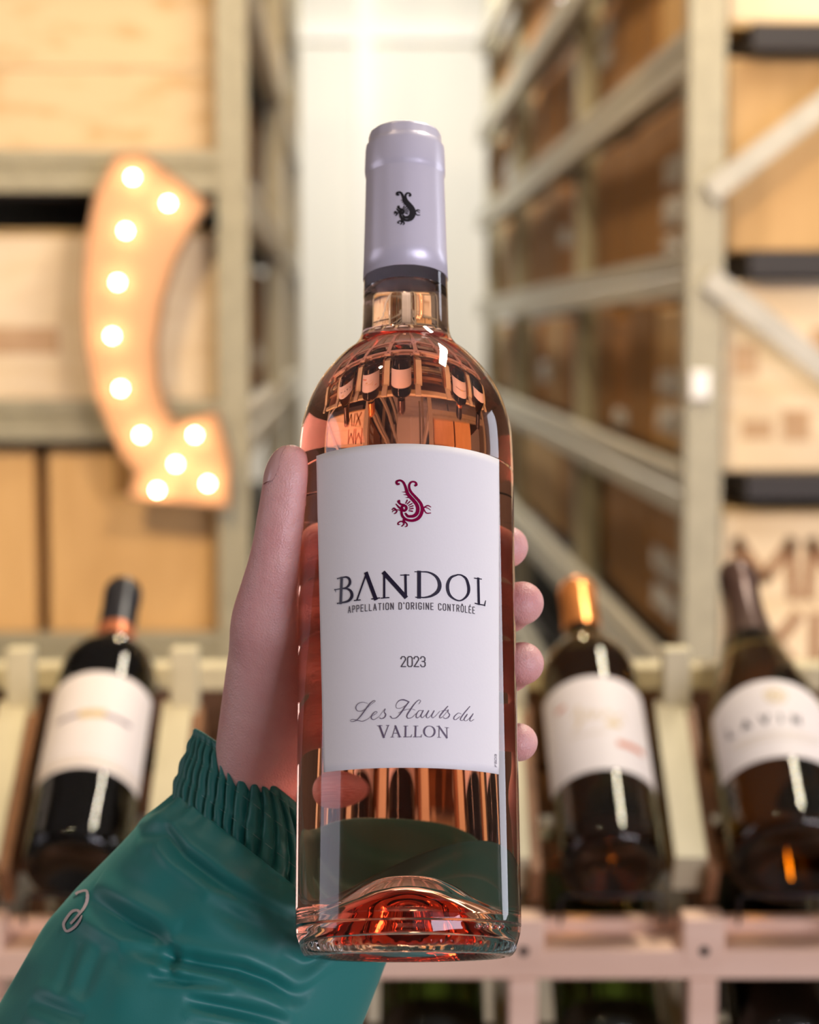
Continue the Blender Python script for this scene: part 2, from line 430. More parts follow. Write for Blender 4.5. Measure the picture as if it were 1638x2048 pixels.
# front wall with the shop window opening behind the photographer
fw = MB()
fw.box((X0, Y0 - .1, 0), (0.2, Y0, ZC)); fw.box((2.6, Y0 - .1, 0), (X1, Y0, ZC))
fw.box((0.2, Y0 - .1, 0), (2.6, Y0, 0.9)); fw.box((0.2, Y0 - .1, 2.9), (2.6, Y0, ZC))
struct(fw.build('wall_front', M['shop_wall']))
wf = MB()
for a, b_ in (((0.2, 0.9), (0.26, 2.9)), ((2.54, 0.9), (2.6, 2.9)), ((0.2, 0.9), (2.6, 0.96)), ((0.2, 2.84), (2.6, 2.9)), ((1.37, 0.9), (1.43, 2.9))):
    wf.box((a[0], Y0 - .08, a[1]), (b_[0], Y0 - .02, b_[1]))
struct(wf.build('window_1', M['trim']))
for nm_, xw, yc, w_, zc_, h_ in (('window_2', X1 - .05, 2.15, 1.0, 1.75, 1.95), ('window_3', X0 + .02, .75, 1.5, 1.8, 1.85)):
    wf = MB()
    for a, b_ in (((yc - w_ / 2 - .05, zc_ - h_ / 2 - .05), (yc - w_ / 2, zc_ + h_ / 2 + .05)), ((yc + w_ / 2, zc_ - h_ / 2 - .05), (yc + w_ / 2 + .05, zc_ + h_ / 2 + .05)),
                  ((yc - w_ / 2, zc_ - h_ / 2 - .05), (yc + w_ / 2, zc_ - h_ / 2)), ((yc - w_ / 2, zc_ + h_ / 2), (yc + w_ / 2, zc_ + h_ / 2 + .05))):
        wf.box((xw, a[0], a[1]), (xw + .03, b_[0], b_[1]))
    struct(wf.build(nm_, M['trim']))
# white battens on the end wall of the aisle
struct(MB().box((0.045, Y1 - .035, 0), (0.125, Y1, ZC), .004).build('trim_1', M['trim']))
struct(MB().box((-0.60, Y1 - .03, 2.745), (1.2, Y1 - .001, 2.815), .004).build('trim_2', M['trim']))

# ------------------------------------------------------------------ storage racks along the aisle
def upright(parent, x0, x1, y0, y1, z1, mat):
    t = 0.006
    poly = [(x0, y0), (x1, y0), (x1, y1), (x1 - t, y1), (x1 - t, y0 + t), (x0 + t, y0 + t), (x0 + t, y1), (x0, y1)]
    mb = MB().prism(poly, 2, 0, z1)
    mb.box((x0 - .012, y0 - .012, 0), (x1 + .012, y1 + .012, .008))
    return mb.build('upright', mat, parent)

def beam_profile(x_in, z, side):
    # stepped box beam, 72 mm tall, the groove towards the aisle; side=+1: rack extends to +x
    s_ = side
    return [(x_in, z), (x_in, z + .034), (x_in + s_ * .012, z + .040), (x_in + s_ * .012, z + .046), (x_in + s_ * .004, z + .050),
            (x_in + s_ * .004, z + .072), (x_in + s_ * .038, z + .072), (x_in + s_ * .038, z)]

LV = [1.5 + 0.057 + 0.352 * k for k in range(-4, 4)]      # beam undersides of the right rack
RX = 0.535                                              # aisle face of the right rack
RXB = RX + 0.80
rr = tag(empty('storage_rack', (RX, 3.28, 0)), 'galvanised steel storage rack with diagonal end braces on the right of the aisle', 'rack')
def rloc(o, root): # shift world-built part into the root frame
    o.data.transform(Matrix.Translation(-root.location)); return o
POSTY = [3.28, 5.24, 7.20, 8.60]
for yy in POSTY:
    for xx in (RX, RXB):
        off_ = 0 if (yy == POSTY[0] or xx != RX) else .044
        rloc(upright(rr, xx + off_, xx + off_ + .056, yy, yy + .05, 3.1, M['steel']), rr)
for z in LV:
    for xx, sd in ((RX + .004, 1), (RXB + .052, -1)):
        for a, b_ in zip(POSTY[:-1], POSTY[1:]):
            rloc(MB().prism(beam_profile(xx, z, sd), 1, a + (.05 if a == POSTY[0] or sd < 0 else .0005), b_ if sd < 0 else b_).build('beam', M['steel_beam'], rr), rr)
    rloc(MB().box((RX + .1015, POSTY[0] + .02, z + .030), (RXB + .013, POSTY[-1] + .04, z + .070)).build('deck', M['deck'], rr), rr)
def brace(root, p, q, wd=.036, t=.014, mat=None):
    p, q = Vector(p), Vector(q); d = (q - p).normalized(); n = d.cross(Vector((0, 1, 0))).normalized() * wd / 2
    y = Vector((0, t, 0))
    vs = [p - n, p + n, q + n, q - n]; vs = vs + [v + y for v in vs]
    mb = MB().add(vs, [(0, 1, 2, 3), (7, 6, 5, 4), (0, 4, 5, 1), (1, 5, 6, 2), (2, 6, 7, 3), (3, 7, 4, 0)])
    return rloc(mb.build('brace', mat or M['steel_beam'], root), root)
xm0, xm1, yb = RX + .03, RXB + .03, 3.262
zz = [0.55, 1.16, 1.66, 2.24, 2.83]
brace(rr, (xm0, yb, 1.715), (xm1, yb, 2.33)); brace(rr, (xm0, yb, 1.585), (xm1, yb, 0.97))
brace(rr, (xm0, yb, 0.35), (xm1, yb, 0.95)); brace(rr, (xm0, yb, 2.95), (xm1, yb, 2.36))
rloc(MB().box((RX + .004, 3.268, 1.395), (RX + .036, 3.279, 1.44), .003).build('white_post_patch', M['trim'], rr), rr)  # small white patch on the front of the near post

LVL = [1.5 + .182, 1.5 - .203, 1.5 + .553, 1.5 - .57, 1.5 + .92]
LX = -0.150                                            # aisle face of the left rack
lr = tag(empty('storage_rack', (LX, 3.28, 0)), 'galvanised steel storage rack on the left of the aisle behind the lit arrow', 'rack')
LPY = [3.28, 5.2, 7.1]
for yy in LPY:
    rloc(upright(lr, LX - .047, LX, yy, yy + .05, 3.1, M['steel']), lr)
    rloc(upright(lr, LX - .95, LX - .90, yy, yy + .05, 3.1, M['steel']), lr)
for z in LVL:
    for a, b_ in zip(LPY[:-1], LPY[1:]):
        rloc(MB().prism(beam_profile(LX - .003, z, -1), 1, a + .05, b_).build('beam', M['steel_beam'], lr), lr)
    zf = z + .034
    poly = [(3.283, zf), (3.283, zf + .030), (3.292, zf + .034), (3.292, zf + .040), (3.286, zf + .044), (3.286, zf + .064), (3.32, zf + .064), (3.32, zf)]
    rloc(MB().prism(poly, 0, LX - .90, LX - .047).build('beam', M['steel'], lr), lr)
    rloc(MB().box((LX - .90, 3.325, z + .028), (LX - .042, LPY[-1] + .04, z + .0635)).build('deck', M['deck'], lr), lr)

# ------------------------------------------------------------------ boxes and crates
def carton(loc, size, mat, label, group=None, rz=0.0, tape_side=None, name='cardboard_box'):
    """loc = centre of the base"""
    sx, sy, sz = size
    root = empty(name, loc, rz)
    tag(root, label, 'box', group)
    MB().box((-sx / 2, -sy / 2, 0), (sx / 2, sy / 2, sz), .004).build('carton_body', mat, root)
    e = .0012
    # top flaps meeting along the middle, tape over the joint and down both ends
    MB().box((-sx / 2 + .004, -sy / 2 + .004, sz), (-.001, sy / 2 - .004, sz + .003)).build('flap', mat, root)
    MB().box((.001, -sy / 2 + .004, sz), (sx / 2 - .004, sy / 2 - .004, sz + .003)).build('flap', mat, root)
    t = MB()
    t.box((-.025, -sy / 2 - e, sz - .07), (.025, -sy / 2, sz)); t.box((-.025, -sy / 2, sz + .003), (.025, sy / 2, sz + .0036)); t.box((-.025, sy / 2, sz - .07), (.025, sy / 2 + e, sz))
    t.build('tape', M['tape'], root)
    return root

def film_patch(root, side, size, yc, zc, w_, h_, seed=0):
    """a crumpled tuft of clear stretch film on the aisle face of a box"""
    rnd = random.Random(seed)
    sx, sy, sz = size
    nx, nz_ = 9, 10
    V, F = [], []
    for j in range(nz_ + 1):
        for i in range(nx + 1):
            e = max(abs(2 * i / nx - 1), abs(2 * j / nz_ - 1))
            V.append((side * (sx / 2 + .001 + rnd.uniform(0, .026) * (1.1 - .9 * e)), yc + w_ * (i / nx - .5) * (1 + rnd.uniform(-.1, .1)), zc + h_ * (j / nz_ - .5)))
    for j in range(nz_):
        for i in range(nx):
            a = j * (nx + 1) + i
            F.append((a, a + 1, a + nx + 2)); F.append((a, a + nx + 2, a + nx + 1))
    o = mesh_obj('stretch_film_glint', V, F, M['film'], root)
    o['label'] = 'crumpled stretch film whitened to stand for glints'
    return o

def crate(loc, size, mat, label, rz=0.0, boards=2, name='wine_crate', group=None):
    """wooden wine case: front and back of boards, two ends, lid and base"""
    sx, sy, sz = size
    root = empty(name, loc, rz); tag(root, label, 'crate', group)
    t = .009; hb = (sz - 2 * t) / boards
    for k in range(boards):
        for y in (-sy / 2, sy / 2 - t):
            MB().box((-sx / 2 + .002, y, t + k * hb + .0008), (sx / 2 - .002, y + t, t + (k + 1) * hb - .0008), .0012).build('board', mat, root)
        for x in (-sx / 2 + .002, sx / 2 - t - .002):
            MB().box((x, -sy / 2 + t, t + k * hb + .0008), (x + t, sy / 2 - t, t + (k + 1) * hb - .0008)).build('end_board', mat, root)
    MB().box((-sx / 2, -sy / 2 - .003, sz - t), (sx / 2, sy / 2, sz), .001).build('lid', M['crate_edge'], root)
    MB().box((-sx / 2, -sy / 2 - .003, 0), (sx / 2, sy / 2, t), .001).build('base_board', M['crate_edge'], root)
    return root

ordn = ['first', 'second', 'third', 'fourth', 'fifth', 'sixth', 'seventh', 'eighth', 'ninth', 'tenth', 'eleventh', 'twelfth', 'thirteenth', 'fourteenth', 'fifteenth']
shelfname = {2: 'shelf just behind the bottle rack', 3: 'shelf just below eye level', 4: 'shelf just above eye level',
             5: 'second shelf above eye level', 6: 'third shelf above eye level'}
# stretch film tufts placed where glints show: shelf, distance along the aisle, height, size
TUFTS_R = [(5, 5.62, 2.21, .34, .06), (5, 5.62, 2.15, .34, .06), (5, 5.62, 2.09, .34, .06), (5, 5.10, 2.14, .24, .04), (5, 5.05, 2.20, .26, .045), (4, 3.84, 1.80, .22, .05), (4, 3.84, 1.725, .24, .05), (4, 3.90, 1.66, .2, .04), (4, 5.95, 1.76, .26, .045),
           (3, 4.05, 1.405, .26, .045), (3, 4.05, 1.335, .26, .045), (3, 4.75, 1.31, .2, .04), (2, 4.12, 1.06, .28, .05), (2, 4.12, .99, .28, .045), (5, 7.9, 2.09, .34, .1), (6, 5.9, 2.45, .3, .1), (3, 6.4, 1.38, .3, .06)]
TUFTS_L = [(2, 6.2, 2.20, .34, .15), (0, 5.4, 1.98, .3, .08), (0, 5.4, 1.88, .3, .08), (0, 4.6, 1.80, .25, .06), (1, 5.0, 1.44, .3, .06), (1, 6.5, 1.42, .34, .12), (1, 5.7, 1.60, .3, .08)]
rnd = random.Random(11)
def flat_front(y):                     # drawing plane on a face looking at the camera
    return lambda u, v: (u, y, v)
for k in range(2, 7):
    zt = LV[k] + .0705
    y = POSTY[0] + .07
    n = 0
    while y < POSTY[-1] - .1:
        d = 0.40 if n == 0 else rnd.choice([.29, .33, .36, .40])
        if y + d > POSTY[-1] - .01: break
        hitp = [p for p in POSTY[1:3] if y < p + .06 and y + d > p - .005]
        if hitp: y = hitp[0] + .062
        hgt, wx = rnd.uniform(.252, .296), .50
        mat = rnd.choice([M['carton'], M['carton'], M['carton2'], M['carton3']])
        if n == 0:                     # these also show their end between the two end posts
            wx, hgt = .74, .302
            cx = RX + .072 + wx / 2
            size = (wx, d - .012, hgt)
            loc = (cx, y + d / 2, zt)
            fy = -size[1] / 2 - .0007
            if k == 2:
                c = crate(loc, (wx, d - .012, .292), M['crate_white'], 'pale wooden wine crate branded MMXIV behind the bottle rack on the right', boards=2)
                L0 = -wx / 2 + .022
                for row, (txt, z0) in enumerate((('MM', .150), ('XIV', .030))):
                    ribbons(sans(txt, L0 + row * .03, L0 + .215 + row * .02, z0, .088, .019), flat_front(fy - .001), 'branded_letters', M['burn'], c, .02)
            elif k == 3:
                c = carton(loc, size, M['crate_white'], 'pale buff case with dark printed blocks, right rack end, just below eye level')
                for mk in (([(-.335, .155), (-.335, .205)], .040, False), ([(-.252, .050), (-.252, .100)], .045, False), ([(-.34, .068), (-.29, .068)], .03, False), ([(-.23, .21), (-.15, .21)], .04, False), ([(.0, .1), (.12, .1)], .05, False)):
                    ribbons([mk], flat_front(fy), 'printed_mark', M['stampfade'], c, .05, cap=False)
            elif k == 4:
                c = carton(loc, size, M['carton2'], 'tan cardboard carton with small printed marks, right rack end, just above eye level')
                for mk in (([(-.205, .085), (-.205, .145)], .014, False), ([(-.19, .20), (-.19, .235)], .010, False)):
                    ribbons([mk], flat_front(fy), 'printed_mark', M['stampfade'], c, .05, cap=False)
            elif k == 5:
                c = crate(loc, (wx, d - .012, .29), M['crate_white'], 'pale wooden crate at the very top right of the right rack')
            else:
                c = carton(loc, size, M['carton'], 'brown cardboard carton at the near end of the right rack, third shelf above eye level')
        else:
            cx = RX + .072 + wx / 2
            size = (wx, d - .012, hgt)
            colname = {'brown_cardboard': 'brown', 'tan_cardboard': 'tan', 'orange_cardboard': 'orange-brown'}[mat.name]
            c = carton((cx + rnd.uniform(0, .012), y + d / 2, zt), size, mat, f'{colname} cardboard carton, {ordn[n]} along the aisle, right rack, {shelfname[k]}', 'cartons along the right rack')
            for q_, (kk, yf, zf, fw_, fh_) in enumerate(TUFTS_R):
                if kk == k and y <= yf < y + d: film_patch(c, -1, size, 0, min(hgt * .8, max(fh_ / 2, zf - zt)), min(fw_, d * .92), min(fh_, hgt * .6), q_)
        y += d; n += 1

# left rack, side that faces the aisle
lname = {0: 'shelf just above eye level', 1: 'shelf just below eye level', 2: 'second shelf above eye level'}
for k in (0, 1, 2):
    zt = LVL[k] + .0645; y = 3.90; n = 0
    while y < LPY[-1] - .05:
        d = rnd.choice([.30, .36, .40]); hgt = rnd.uniform(.27, .30)
        size = (.40, d - .012, hgt)
        mat = rnd.choice([M['carton'], M['carton'], M['carton3']])
        colname = {'brown_cardboard': 'brown', 'orange_cardboard': 'orange-brown'}[mat.name]
        c = carton((LX - .070 - .20, y + d / 2, zt), size, mat, f'{colname} cardboard carton, {ordn[n]} along the aisle, left rack, {lname[k]}', 'cartons along the left rack')
        for q_, (kk, yf, zf, fw_, fh_) in enumerate(TUFTS_L):
            if kk == k and y <= yf < y + d: film_patch(c, 1, size, 0, min(hgt * .8, max(fh_ / 2, zf - zt)), min(fw_, d * .92), min(fh_, hgt * .6), 50 + q_)
        y += d; n += 1

# left rack, front shelves that face the camera
c = crate((LX - .050 - .275, 3.33 + .22, LVL[0] + .0645), (.55, .42, .326), M['crate'], 'pale pine wine crate with knotty grain above the lit arrow', boards=2)
c = crate((LX - .046 - .275, 3.33 + .22, LVL[1] + .0645), (.55, .42, .298), M['crate_white'], 'bleached wooden wine crate with faded brand behind the lit arrow', boards=1)
ribbons([([(-.19, .125), (.02, .125)], .042, False)], flat_front(-.2115), 'faded_brand', M['stampfade'], c, .3, cap=False)
ribbons([([(.095, .125), (.11, .125)], .05, False)], flat_front(-.2115), 'faded_brand', M['stampfade'], c, .3, cap=False)
MB().box((-.155, -.217, .272), (-.135, -.2105, .292), .002).build('clasp', M['screw'], c)
c = carton((LX - .046 - .012 - .132, 3.33 + .17, LVL[3] + .0645), (.264, .32, .318), M['carton4'], 'orange-tan cardboard carton below the lit arrow, right one of two')
c = carton((LX - .046 - .012 - .264 - .020 - .132, 3.33 + .17, LVL[3] + .0645), (.264, .32, .318), M['carton4'], 'orange-tan cardboard carton below the lit arrow, cut by the left edge')

# ------------------------------------------------------------------ lit marquee arrow on the left rack
def CP(X, Y, Z): return EYE + CR * ((X - 819) / FPX * Z) + CU * ((1024 - Y) / FPX * Z) + CF * Z
AY = 3.205
ao = tag(empty('marquee_arrow', (-.30, AY, 1.5)), 'curved copper marquee arrow with eleven lit bulbs hung on the left rack', 'lamp')
_o = [(232, 306), (285, 303), (420, 405), (385, 455), (352, 520), (327, 600), (314, 690), (318, 765), (333, 815), (352, 845), (433, 821), (461, 920), (459, 1016), (253, 998), (271, 944),
      (245, 915), (215, 855), (187, 785), (171, 700), (163, 600), (170, 485), (190, 385)]
def apx(p):      # plan of the tin letter, metres in its own face plane
    q = CP(p[0], p[1], 3.14); t = (AY - q.y) / (q.y - EYE.y); q = q + (q - EYE) * t
    return (q.x + .30, q.z - 1.5)
out2 = [apx(p) for p in _o]
D = .052
area2 = sum(a[0] * b_[1] - b_[0] * a[1] for a, b_ in zip(out2, out2[1:] + out2[:1]))
if area2 < 0: out2 = out2[::-1]
n = len(out2)
def inset(poly, d):
    r = []
    for i in range(len(poly)):
        p0, p1, p2 = Vector(poly[i - 1]), Vector(poly[i]), Vector(poly[(i + 1) % len(poly)])
        a = (p1 - p0).normalized(); b_ = (p2 - p1).normalized()
        na, nb = Vector((-a.y, a.x)), Vector((-b_.y, b_.x)); m_ = (na + nb); m_ = m_ / max(.35, m_.length_squared) * 2
        r.append(tuple(p1 + m_ * d))
    return r
inn = inset(out2, .004)
f = MB(); f.prism(inn, 1, .010, .016); f.build('face_plate', M['arrow'], ao)
V = [(p[0], 0, p[1]) for p in out2] + [(p[0], D, p[1]) for p in out2] + [(p[0], 0, p[1]) for p in inn] + [(p[0], D, p[1]) for p in inn]
F = []
for i in range(n):
    j = (i + 1) % n
    F += [(i, n + i, n + j, j), (i, j, 2 * n + j, 2 * n + i), (2 * n + i, 2 * n + j, 3 * n + j, 3 * n + i), (n + i, 3 * n + i, 3 * n + j, n + j)]
mesh_obj('side_wall', V, F, M['arrow_rim'], ao)
MB().prism(inn, 1, D - .006, D - .001).build('back_plate', M['arrow_rim'], ao)
hk = MB(); hk.box((.035, D, .20), (.055, 3.283 - AY - .0005, .23)); hk.box((-.02, D, -.19), (.0, 3.283 - AY - .0005, -.165)); hk.build('hanging_bracket', M['screw'], ao)
bulbs = [(266, 355), (337, 407), (252, 462), (236, 565), (225, 672), (242, 777), (283, 870), (390, 870), (352, 928), (416, 967), (315, 980)]
sv, sf = lathe([(0, -.0150), (.006, -.0138), (.0115, -.0095), (.0142, -.003), (.0142, .003), (.0112, .0092), (.0075, .014), (.0062, .020)], 20)
kv, kf = lathe([(.0, 0), (.0085, 0), (.0085, .008), (.0, .008)], 16)
for p in bulbs:
    u, v = apx(p)
    kb = .36
    so = mesh_obj('socket', [(u + a * .6, .010 - c_, v + b_ * .6) for a, b_, c_ in kv], kf, M['socket'], ao)
    mesh_obj('bulb', [(u + a * kb, -.0045 + c_ * kb, v + b_ * kb) for a, b_, c_ in sv], [q[::-1] for q in sf], M['bulb'], ao, smooth=True)

# ------------------------------------------------------------------ wooden display rack with leaning bottles
RYAW = YAW - R_(.2)
RK = empty('wine_rack', (0, 0, 0), -RYAW)
tag(RK, 'pale pine display rack of slanted bays holding the bottles in front of the storage racks', 'rack')
INC = R_(34.0)
ci, si = math.cos(INC), math.sin(INC)
BASE = (1.4381, 1.5 - .3757)           # y, z of a bottle's base centre in the rack's frame
BX = [.209 + .125 * k for k in range(-5, 3)]     # bay dividers
SX = [.1465 + .125 * k for k in range(-5, 3)]    # bay centres
TP = .1365                             # vertical pitch of the tiers
xa, xb = BX[0] - .02, BX[-1] + .02
ZR0, ZR1 = 1.5 - .4474, 1.5 - .4260
for t in range(2):
    dz = -TP * t
    MB().box((xa, 1.4225, ZR0 + dz), (xb, 1.4625, ZR1 + dz), .0015).build('front_rail', M['pine'], RK)
    MB().box((xa, 1.4630, ZR0 + dz + .013), (xb, 1.4770, ZR1 + dz + .010), .001).build('rear_strip', M['pine'], RK)
    MB().box((xa, 1.655, 1.5 - .285 + dz), (xb, 1.690, 1.5 - .2654 + dz), .0015).build('rear_rail', M['pine_y'], RK)
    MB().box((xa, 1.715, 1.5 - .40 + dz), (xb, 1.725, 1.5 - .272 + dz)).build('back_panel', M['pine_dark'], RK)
    for s_ in (.055, .155):            # cradle bars under the bodies of the bottles
        def pt(s2, d2): return (BASE[0] + s2 * ci + d2 * si, BASE[1] + s2 * si - d2 * ci + dz)
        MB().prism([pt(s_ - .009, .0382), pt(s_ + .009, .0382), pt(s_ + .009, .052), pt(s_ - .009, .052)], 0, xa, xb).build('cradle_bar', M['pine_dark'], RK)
    for x in BX:
        MB().box((x - .0145, 1.4215, 1.5 - .4365 + dz), (x + .0145, 1.4480, 1.5 - .404 + dz), .0015).build('rail_block', M['pine'], RK)
        mbs = MB(); vs, fs = lathe([(0, .0016), (.0022, .0016), (.0034, .0008), (.0036, 0), (0, 0)], 14)
        mbs.add([(x + a, 1.4215 - c_, 1.5 - .4270 + dz + b_) for a, b_, c_ in vs], fs); mbs.build('screw', M['screw'], RK)
        # slanted divider board between two bays
        def ps(s2, d2): return (BASE[0] + .012 + s2 * ci + d2 * si, BASE[1] + s2 * si - d2 * ci + dz)
        MB().prism([ps(.006, -.004), ps(.165, -.004), ps(.165, .030), ps(.006, .030)], 0, x - .0165, x + .006).build('divider_board', M['pine_y'], RK)
        MB().prism([ps(-.002, .001), ps(.165, .001), ps(.165, .034), ps(-.002, .034)], 0, x + .0062, x + .0145).build('divider_shade', M['pine_dark'], RK)  # dark strip standing in for shade along the divider board
        MB().box((x - .0105, 1.579, 0.9 if t else 1.5 - .36 + dz), (x + .0105, 1.600, 1.5 - .240 + dz), .0015).build('rear_post', M['pine_y'], RK)
for x in BX:
    MB().box((x - .0100, 1.4235, 0), (x + .0100, 1.4615, ZR0), .0012).build('front_post', M['pine'], RK)
    MB().box((x - .0100, 1.655, 0), (x + .0100, 1.690, 1.5 - .30 - TP), .0012).build('rear_leg', M['pine_y'], RK)

# profiles (r, z) of the rack bottles
BORD = [(0, .010), (.012, .008), (.024, .003), (.030, 0), (.0345, .0012), (.0368, .005), (.0375, .011), (.0378, .06), (.0378, .185), (.0370, .197), (.0342, .207), (.0290, .216), (.0225, .2225), (.0175, .227), (.0155, .232),
        (.0148, .245), (.0142, .283), (.0148, .284), (.0150, .296), (.0138, .298), (.0136, .300), (0, .300)]
BURG = [(0, .012), (.014, .010), (.028, .004), (.036, 0), (.0415, .0014), (.0440, .006), (.0450, .013), (.0452, .08), (.0450, .120), (.0435, .138), (.0395, .158), (.0335, .180), (.0270, .202), (.0215, .222), (.0180, .240),
        (.0160, .256), (.0148, .270), (.0145, .296), (.0152, .297), (.0152, .310), (.0140, .312), (0, .312)]
def prof_r(P, z):
    zs = [p[1] for p in P[3:-1]]; rs = [p[0] for p in P[3:-1]]
    return pil(z, zs, rs)
def rack_bottle(x, tier, P, glassm, label, group, capm, cap_from, band=None, yaw=0.0, dx=0.0, lab=None, dec=None, wire=True):
    root = empty('wine_bottle', (0, 0, 0))
    root.parent = None
    A = Vector((math.sin(yaw) * ci, math.cos(yaw) * ci, si)); B_ = Vector((0, -si, ci)); B_ = (B_ - A * A.dot(B_)).normalized()
    Xv = (-B_).cross(A)
    off = max(0, prof_r(P, .10) - .0378)
    o = Vector((x + dx, BASE[0] - si * off, BASE[1] - TP * tier + ci * off + .0006))
    # local x right, local -y towards the upper front, local z along the bottle
    Rk = Matrix(((Xv.x, -B_.x, A.x, o.x), (Xv.y, -B_.y, A.y, o.y), (Xv.z, -B_.z, A.z, o.z), (0, 0, 0, 1)))
    root.matrix_world = Matrix.Rotation(-RYAW, 4, 'Z') @ Rk
    tag(root, label, 'bottle', group)
    body = [p for p in P if p[1] <= cap_from + .004] + [(prof_r(P, cap_from + .004) - .0004, cap_from + .004)]
    body = body + [(max(0, p[0] - .0006), p[1]) for p in P if p[1] > cap_from + .004 and p[0] > 0] + [(0, P[-1][1] - .001)]
    v, f_ = lathe(body, 72); mesh_obj('glass_body', v, f_, glassm, root, True)
    cp = [(prof_r(P, cap_from) + .0003, cap_from)] + [(p[0] + .0003, p[1]) for p in P if p[1] > cap_from and p[0] > 0] + [(0, P[-1][1] + .0004)]
    v, f_ = lathe(cp, 48); mesh_obj('capsule', v, f_, capm, root, True)
    if band:
        z0, z1, bm_ = band
        zs = np.linspace(z0, z1, 5); v, f_ = lathe([(prof_r(P, z) + .0007, z) for z in zs], 48); mesh_obj('capsule_band', v, f_, bm_, root, True)
    if lab:
        z0, z1, a1, bow = lab
        nu, nv = 40, 24; V, F = [], []
        for j in range(nv + 1):
            for i in range(nu + 1):
                a = -a1 + 2 * a1 * i / nu
                top = z1 + bow * (1 - (a / a1) ** 2)
                z = z0 + (top - z0) * j / nv; r = prof_r(P, z) + .00035
                V.append((r * math.sin(a), -r * math.cos(a), z))
        for j in range(nv):
            for i in range(nu):
                q = j * (nu + 1) + i; F.append((q, q + 1, q + nu + 2, q + nu + 1))
        lo = mesh_obj('front_label', V, F, M['paper_rack'], root, True)
        def mp(u, v):
            r = prof_r(P, v); a = u / r; r += .0006
            return (r * math.sin(a), -r * math.cos(a), v)
        for nm, strokes, mt in (dec or []):
            ribbons(strokes, mp, nm, M[mt], lo, .003)
    return root

scriptish = [([(-.020, .118), (-.015, .128), (-.016, .112), (-.021, .105), (-.012, .114), (-.008, .122), (-.007, .114), (-.002, .120), (.0, .113), (.006, .121), (.009, .112), (.015, .120), (.019, .113)], .0011, True),
             ([(-.024, .100), (-.010, .099), (.004, .100)], .0007, True)]
rack_bottle(SX[2], 0, BORD, M['red_wine_glass'], 'red wine bottle with white label and black capsule, leaning left of the hand', 'bottles leaning in the upper tier of the rack', M['black_cap'], .232,
            band=(.2335, .247, M['copper_band']), lab=(.064, .163, 1.42, 0), yaw=R_(.8),
            dec=[('label_emblem', [([(-.006, .118), (.008, .119)], .008, False)], 'gold_ink'),
                 ('label_lettering', sans('C', .010, .012, .117, .003, .0006) + [([(.012, .118), (.030, .117)], .0035, False), ([(-.026, .117), (-.010, .118)], .003, False)], 'ink_soft'),
                 ('label_rule', [([(-.05, .0695), (-.025, .0695), (0, .0695), (.025, .0695), (.05, .0695)], .0012, True), ([(-.05, .074), (0, .074), (.05, .074)], .0006, True)], 'gold_ink')])
rack_bottle(SX[5], 0, BORD, M['olive_glass'], 'white wine bottle with copper capsule, leaning right of the fingertips', 'bottles leaning in the upper tier of the rack', M['copper_cap'], .246,
            lab=(.062, .158, 1.40, 0), yaw=R_(-1.2),
            dec=[('label_lettering', scriptish, 'gold_ink'), ('label_patch', [([(.012, .089), (.031, .089)], .006, False)], 'red_ink'), ('label_patch', [([(-.033, .133), (-.027, .134)], .004, False)], 'red_ink'),
                 ('label_gold_seal', [([(.006, .108), (.012, .108)], .006, False)], 'gold_ink')])
arc = lambda r0, zc, n_: [(r0 * math.sin(2 * math.pi * i / n_), zc + r0 * math.cos(2 * math.pi * i / n_)) for i in range(n_ + 1)]
rack_bottle(SX[6], 0, BURG, M['olive_glass'], 'wide white wine bottle with slim dark brown capsule at the right edge', 'bottles leaning in the upper tier of the rack', M['brown_cap'], .222,
            lab=(.060, .128, 1.25, .012),
            dec=[('label_emblem', [(arc(.0075, .122, 14), .0016, True), (arc(.0038, .122, 10), .0030, True)], 'gold_ink'),
                 ('label_lettering', sans('LAVIN', -.040, .014, .094, .0078, .0021, gap=.85), 'ink_grey'),
                 ('label_rule', [([(-.040, .083), (-.020, .083), (.0, .083), (.030, .083)], .0008, True), ([(-.034, .078), (-.01, .078), (.024, .078)], .0006, True)], 'gold_ink')])
rack_bottle(SX[1], 0, BURG, M['red_wine_glass'], 'dark wide bottle almost cut off by the left edge', 'bottles leaning in the upper tier of the rack', M['black_cap'], .245, lab=(.060, .128, 1.25, 0))
rack_bottle(SX[4], 0, BORD, M['red_wine_glass'], 'dark wine bottle standing directly behind the held bottle', 'bottles leaning in the upper tier of the rack', M['brown_cap'], .246, lab=(.062, .158, 1.40, 0))
for i, (k, P, mt, lb) in enumerate(((4, BORD, 'green_glass', 'dark green bottle end in the lower tier, below the held bottle'), (5, BORD, 'green_glass', 'dark green bottle end in the lower tier, below the copper-capsuled bottle'),
                                     (6, BORD, 'red_wine_glass', 'near-black bottle end in the lower tier at the right corner'))):
    rack_bottle(SX[k], 1, P, M[mt], lb, 'bottles leaning in the lower tier of the rack', M['black_cap'], .246)
# thin wire stops across the bottle ends
for t in range(2):
    for k in range(1, 7):
        x = SX[k]; z = 1.5 - .3917 - TP * t; h = .036
        g = MB().tube([(x - h, 1.4405, z - .022), (x - h, 1.4365, z - .003), (x - h + .003, 1.436, z), (x, 1.436, z), (x + h - .003, 1.436, z), (x + h, 1.4365, z - .003), (x + h, 1.4405, z - .022)], .0013, 8)
        g.build('wire_stop', M['wire'], RK, True)

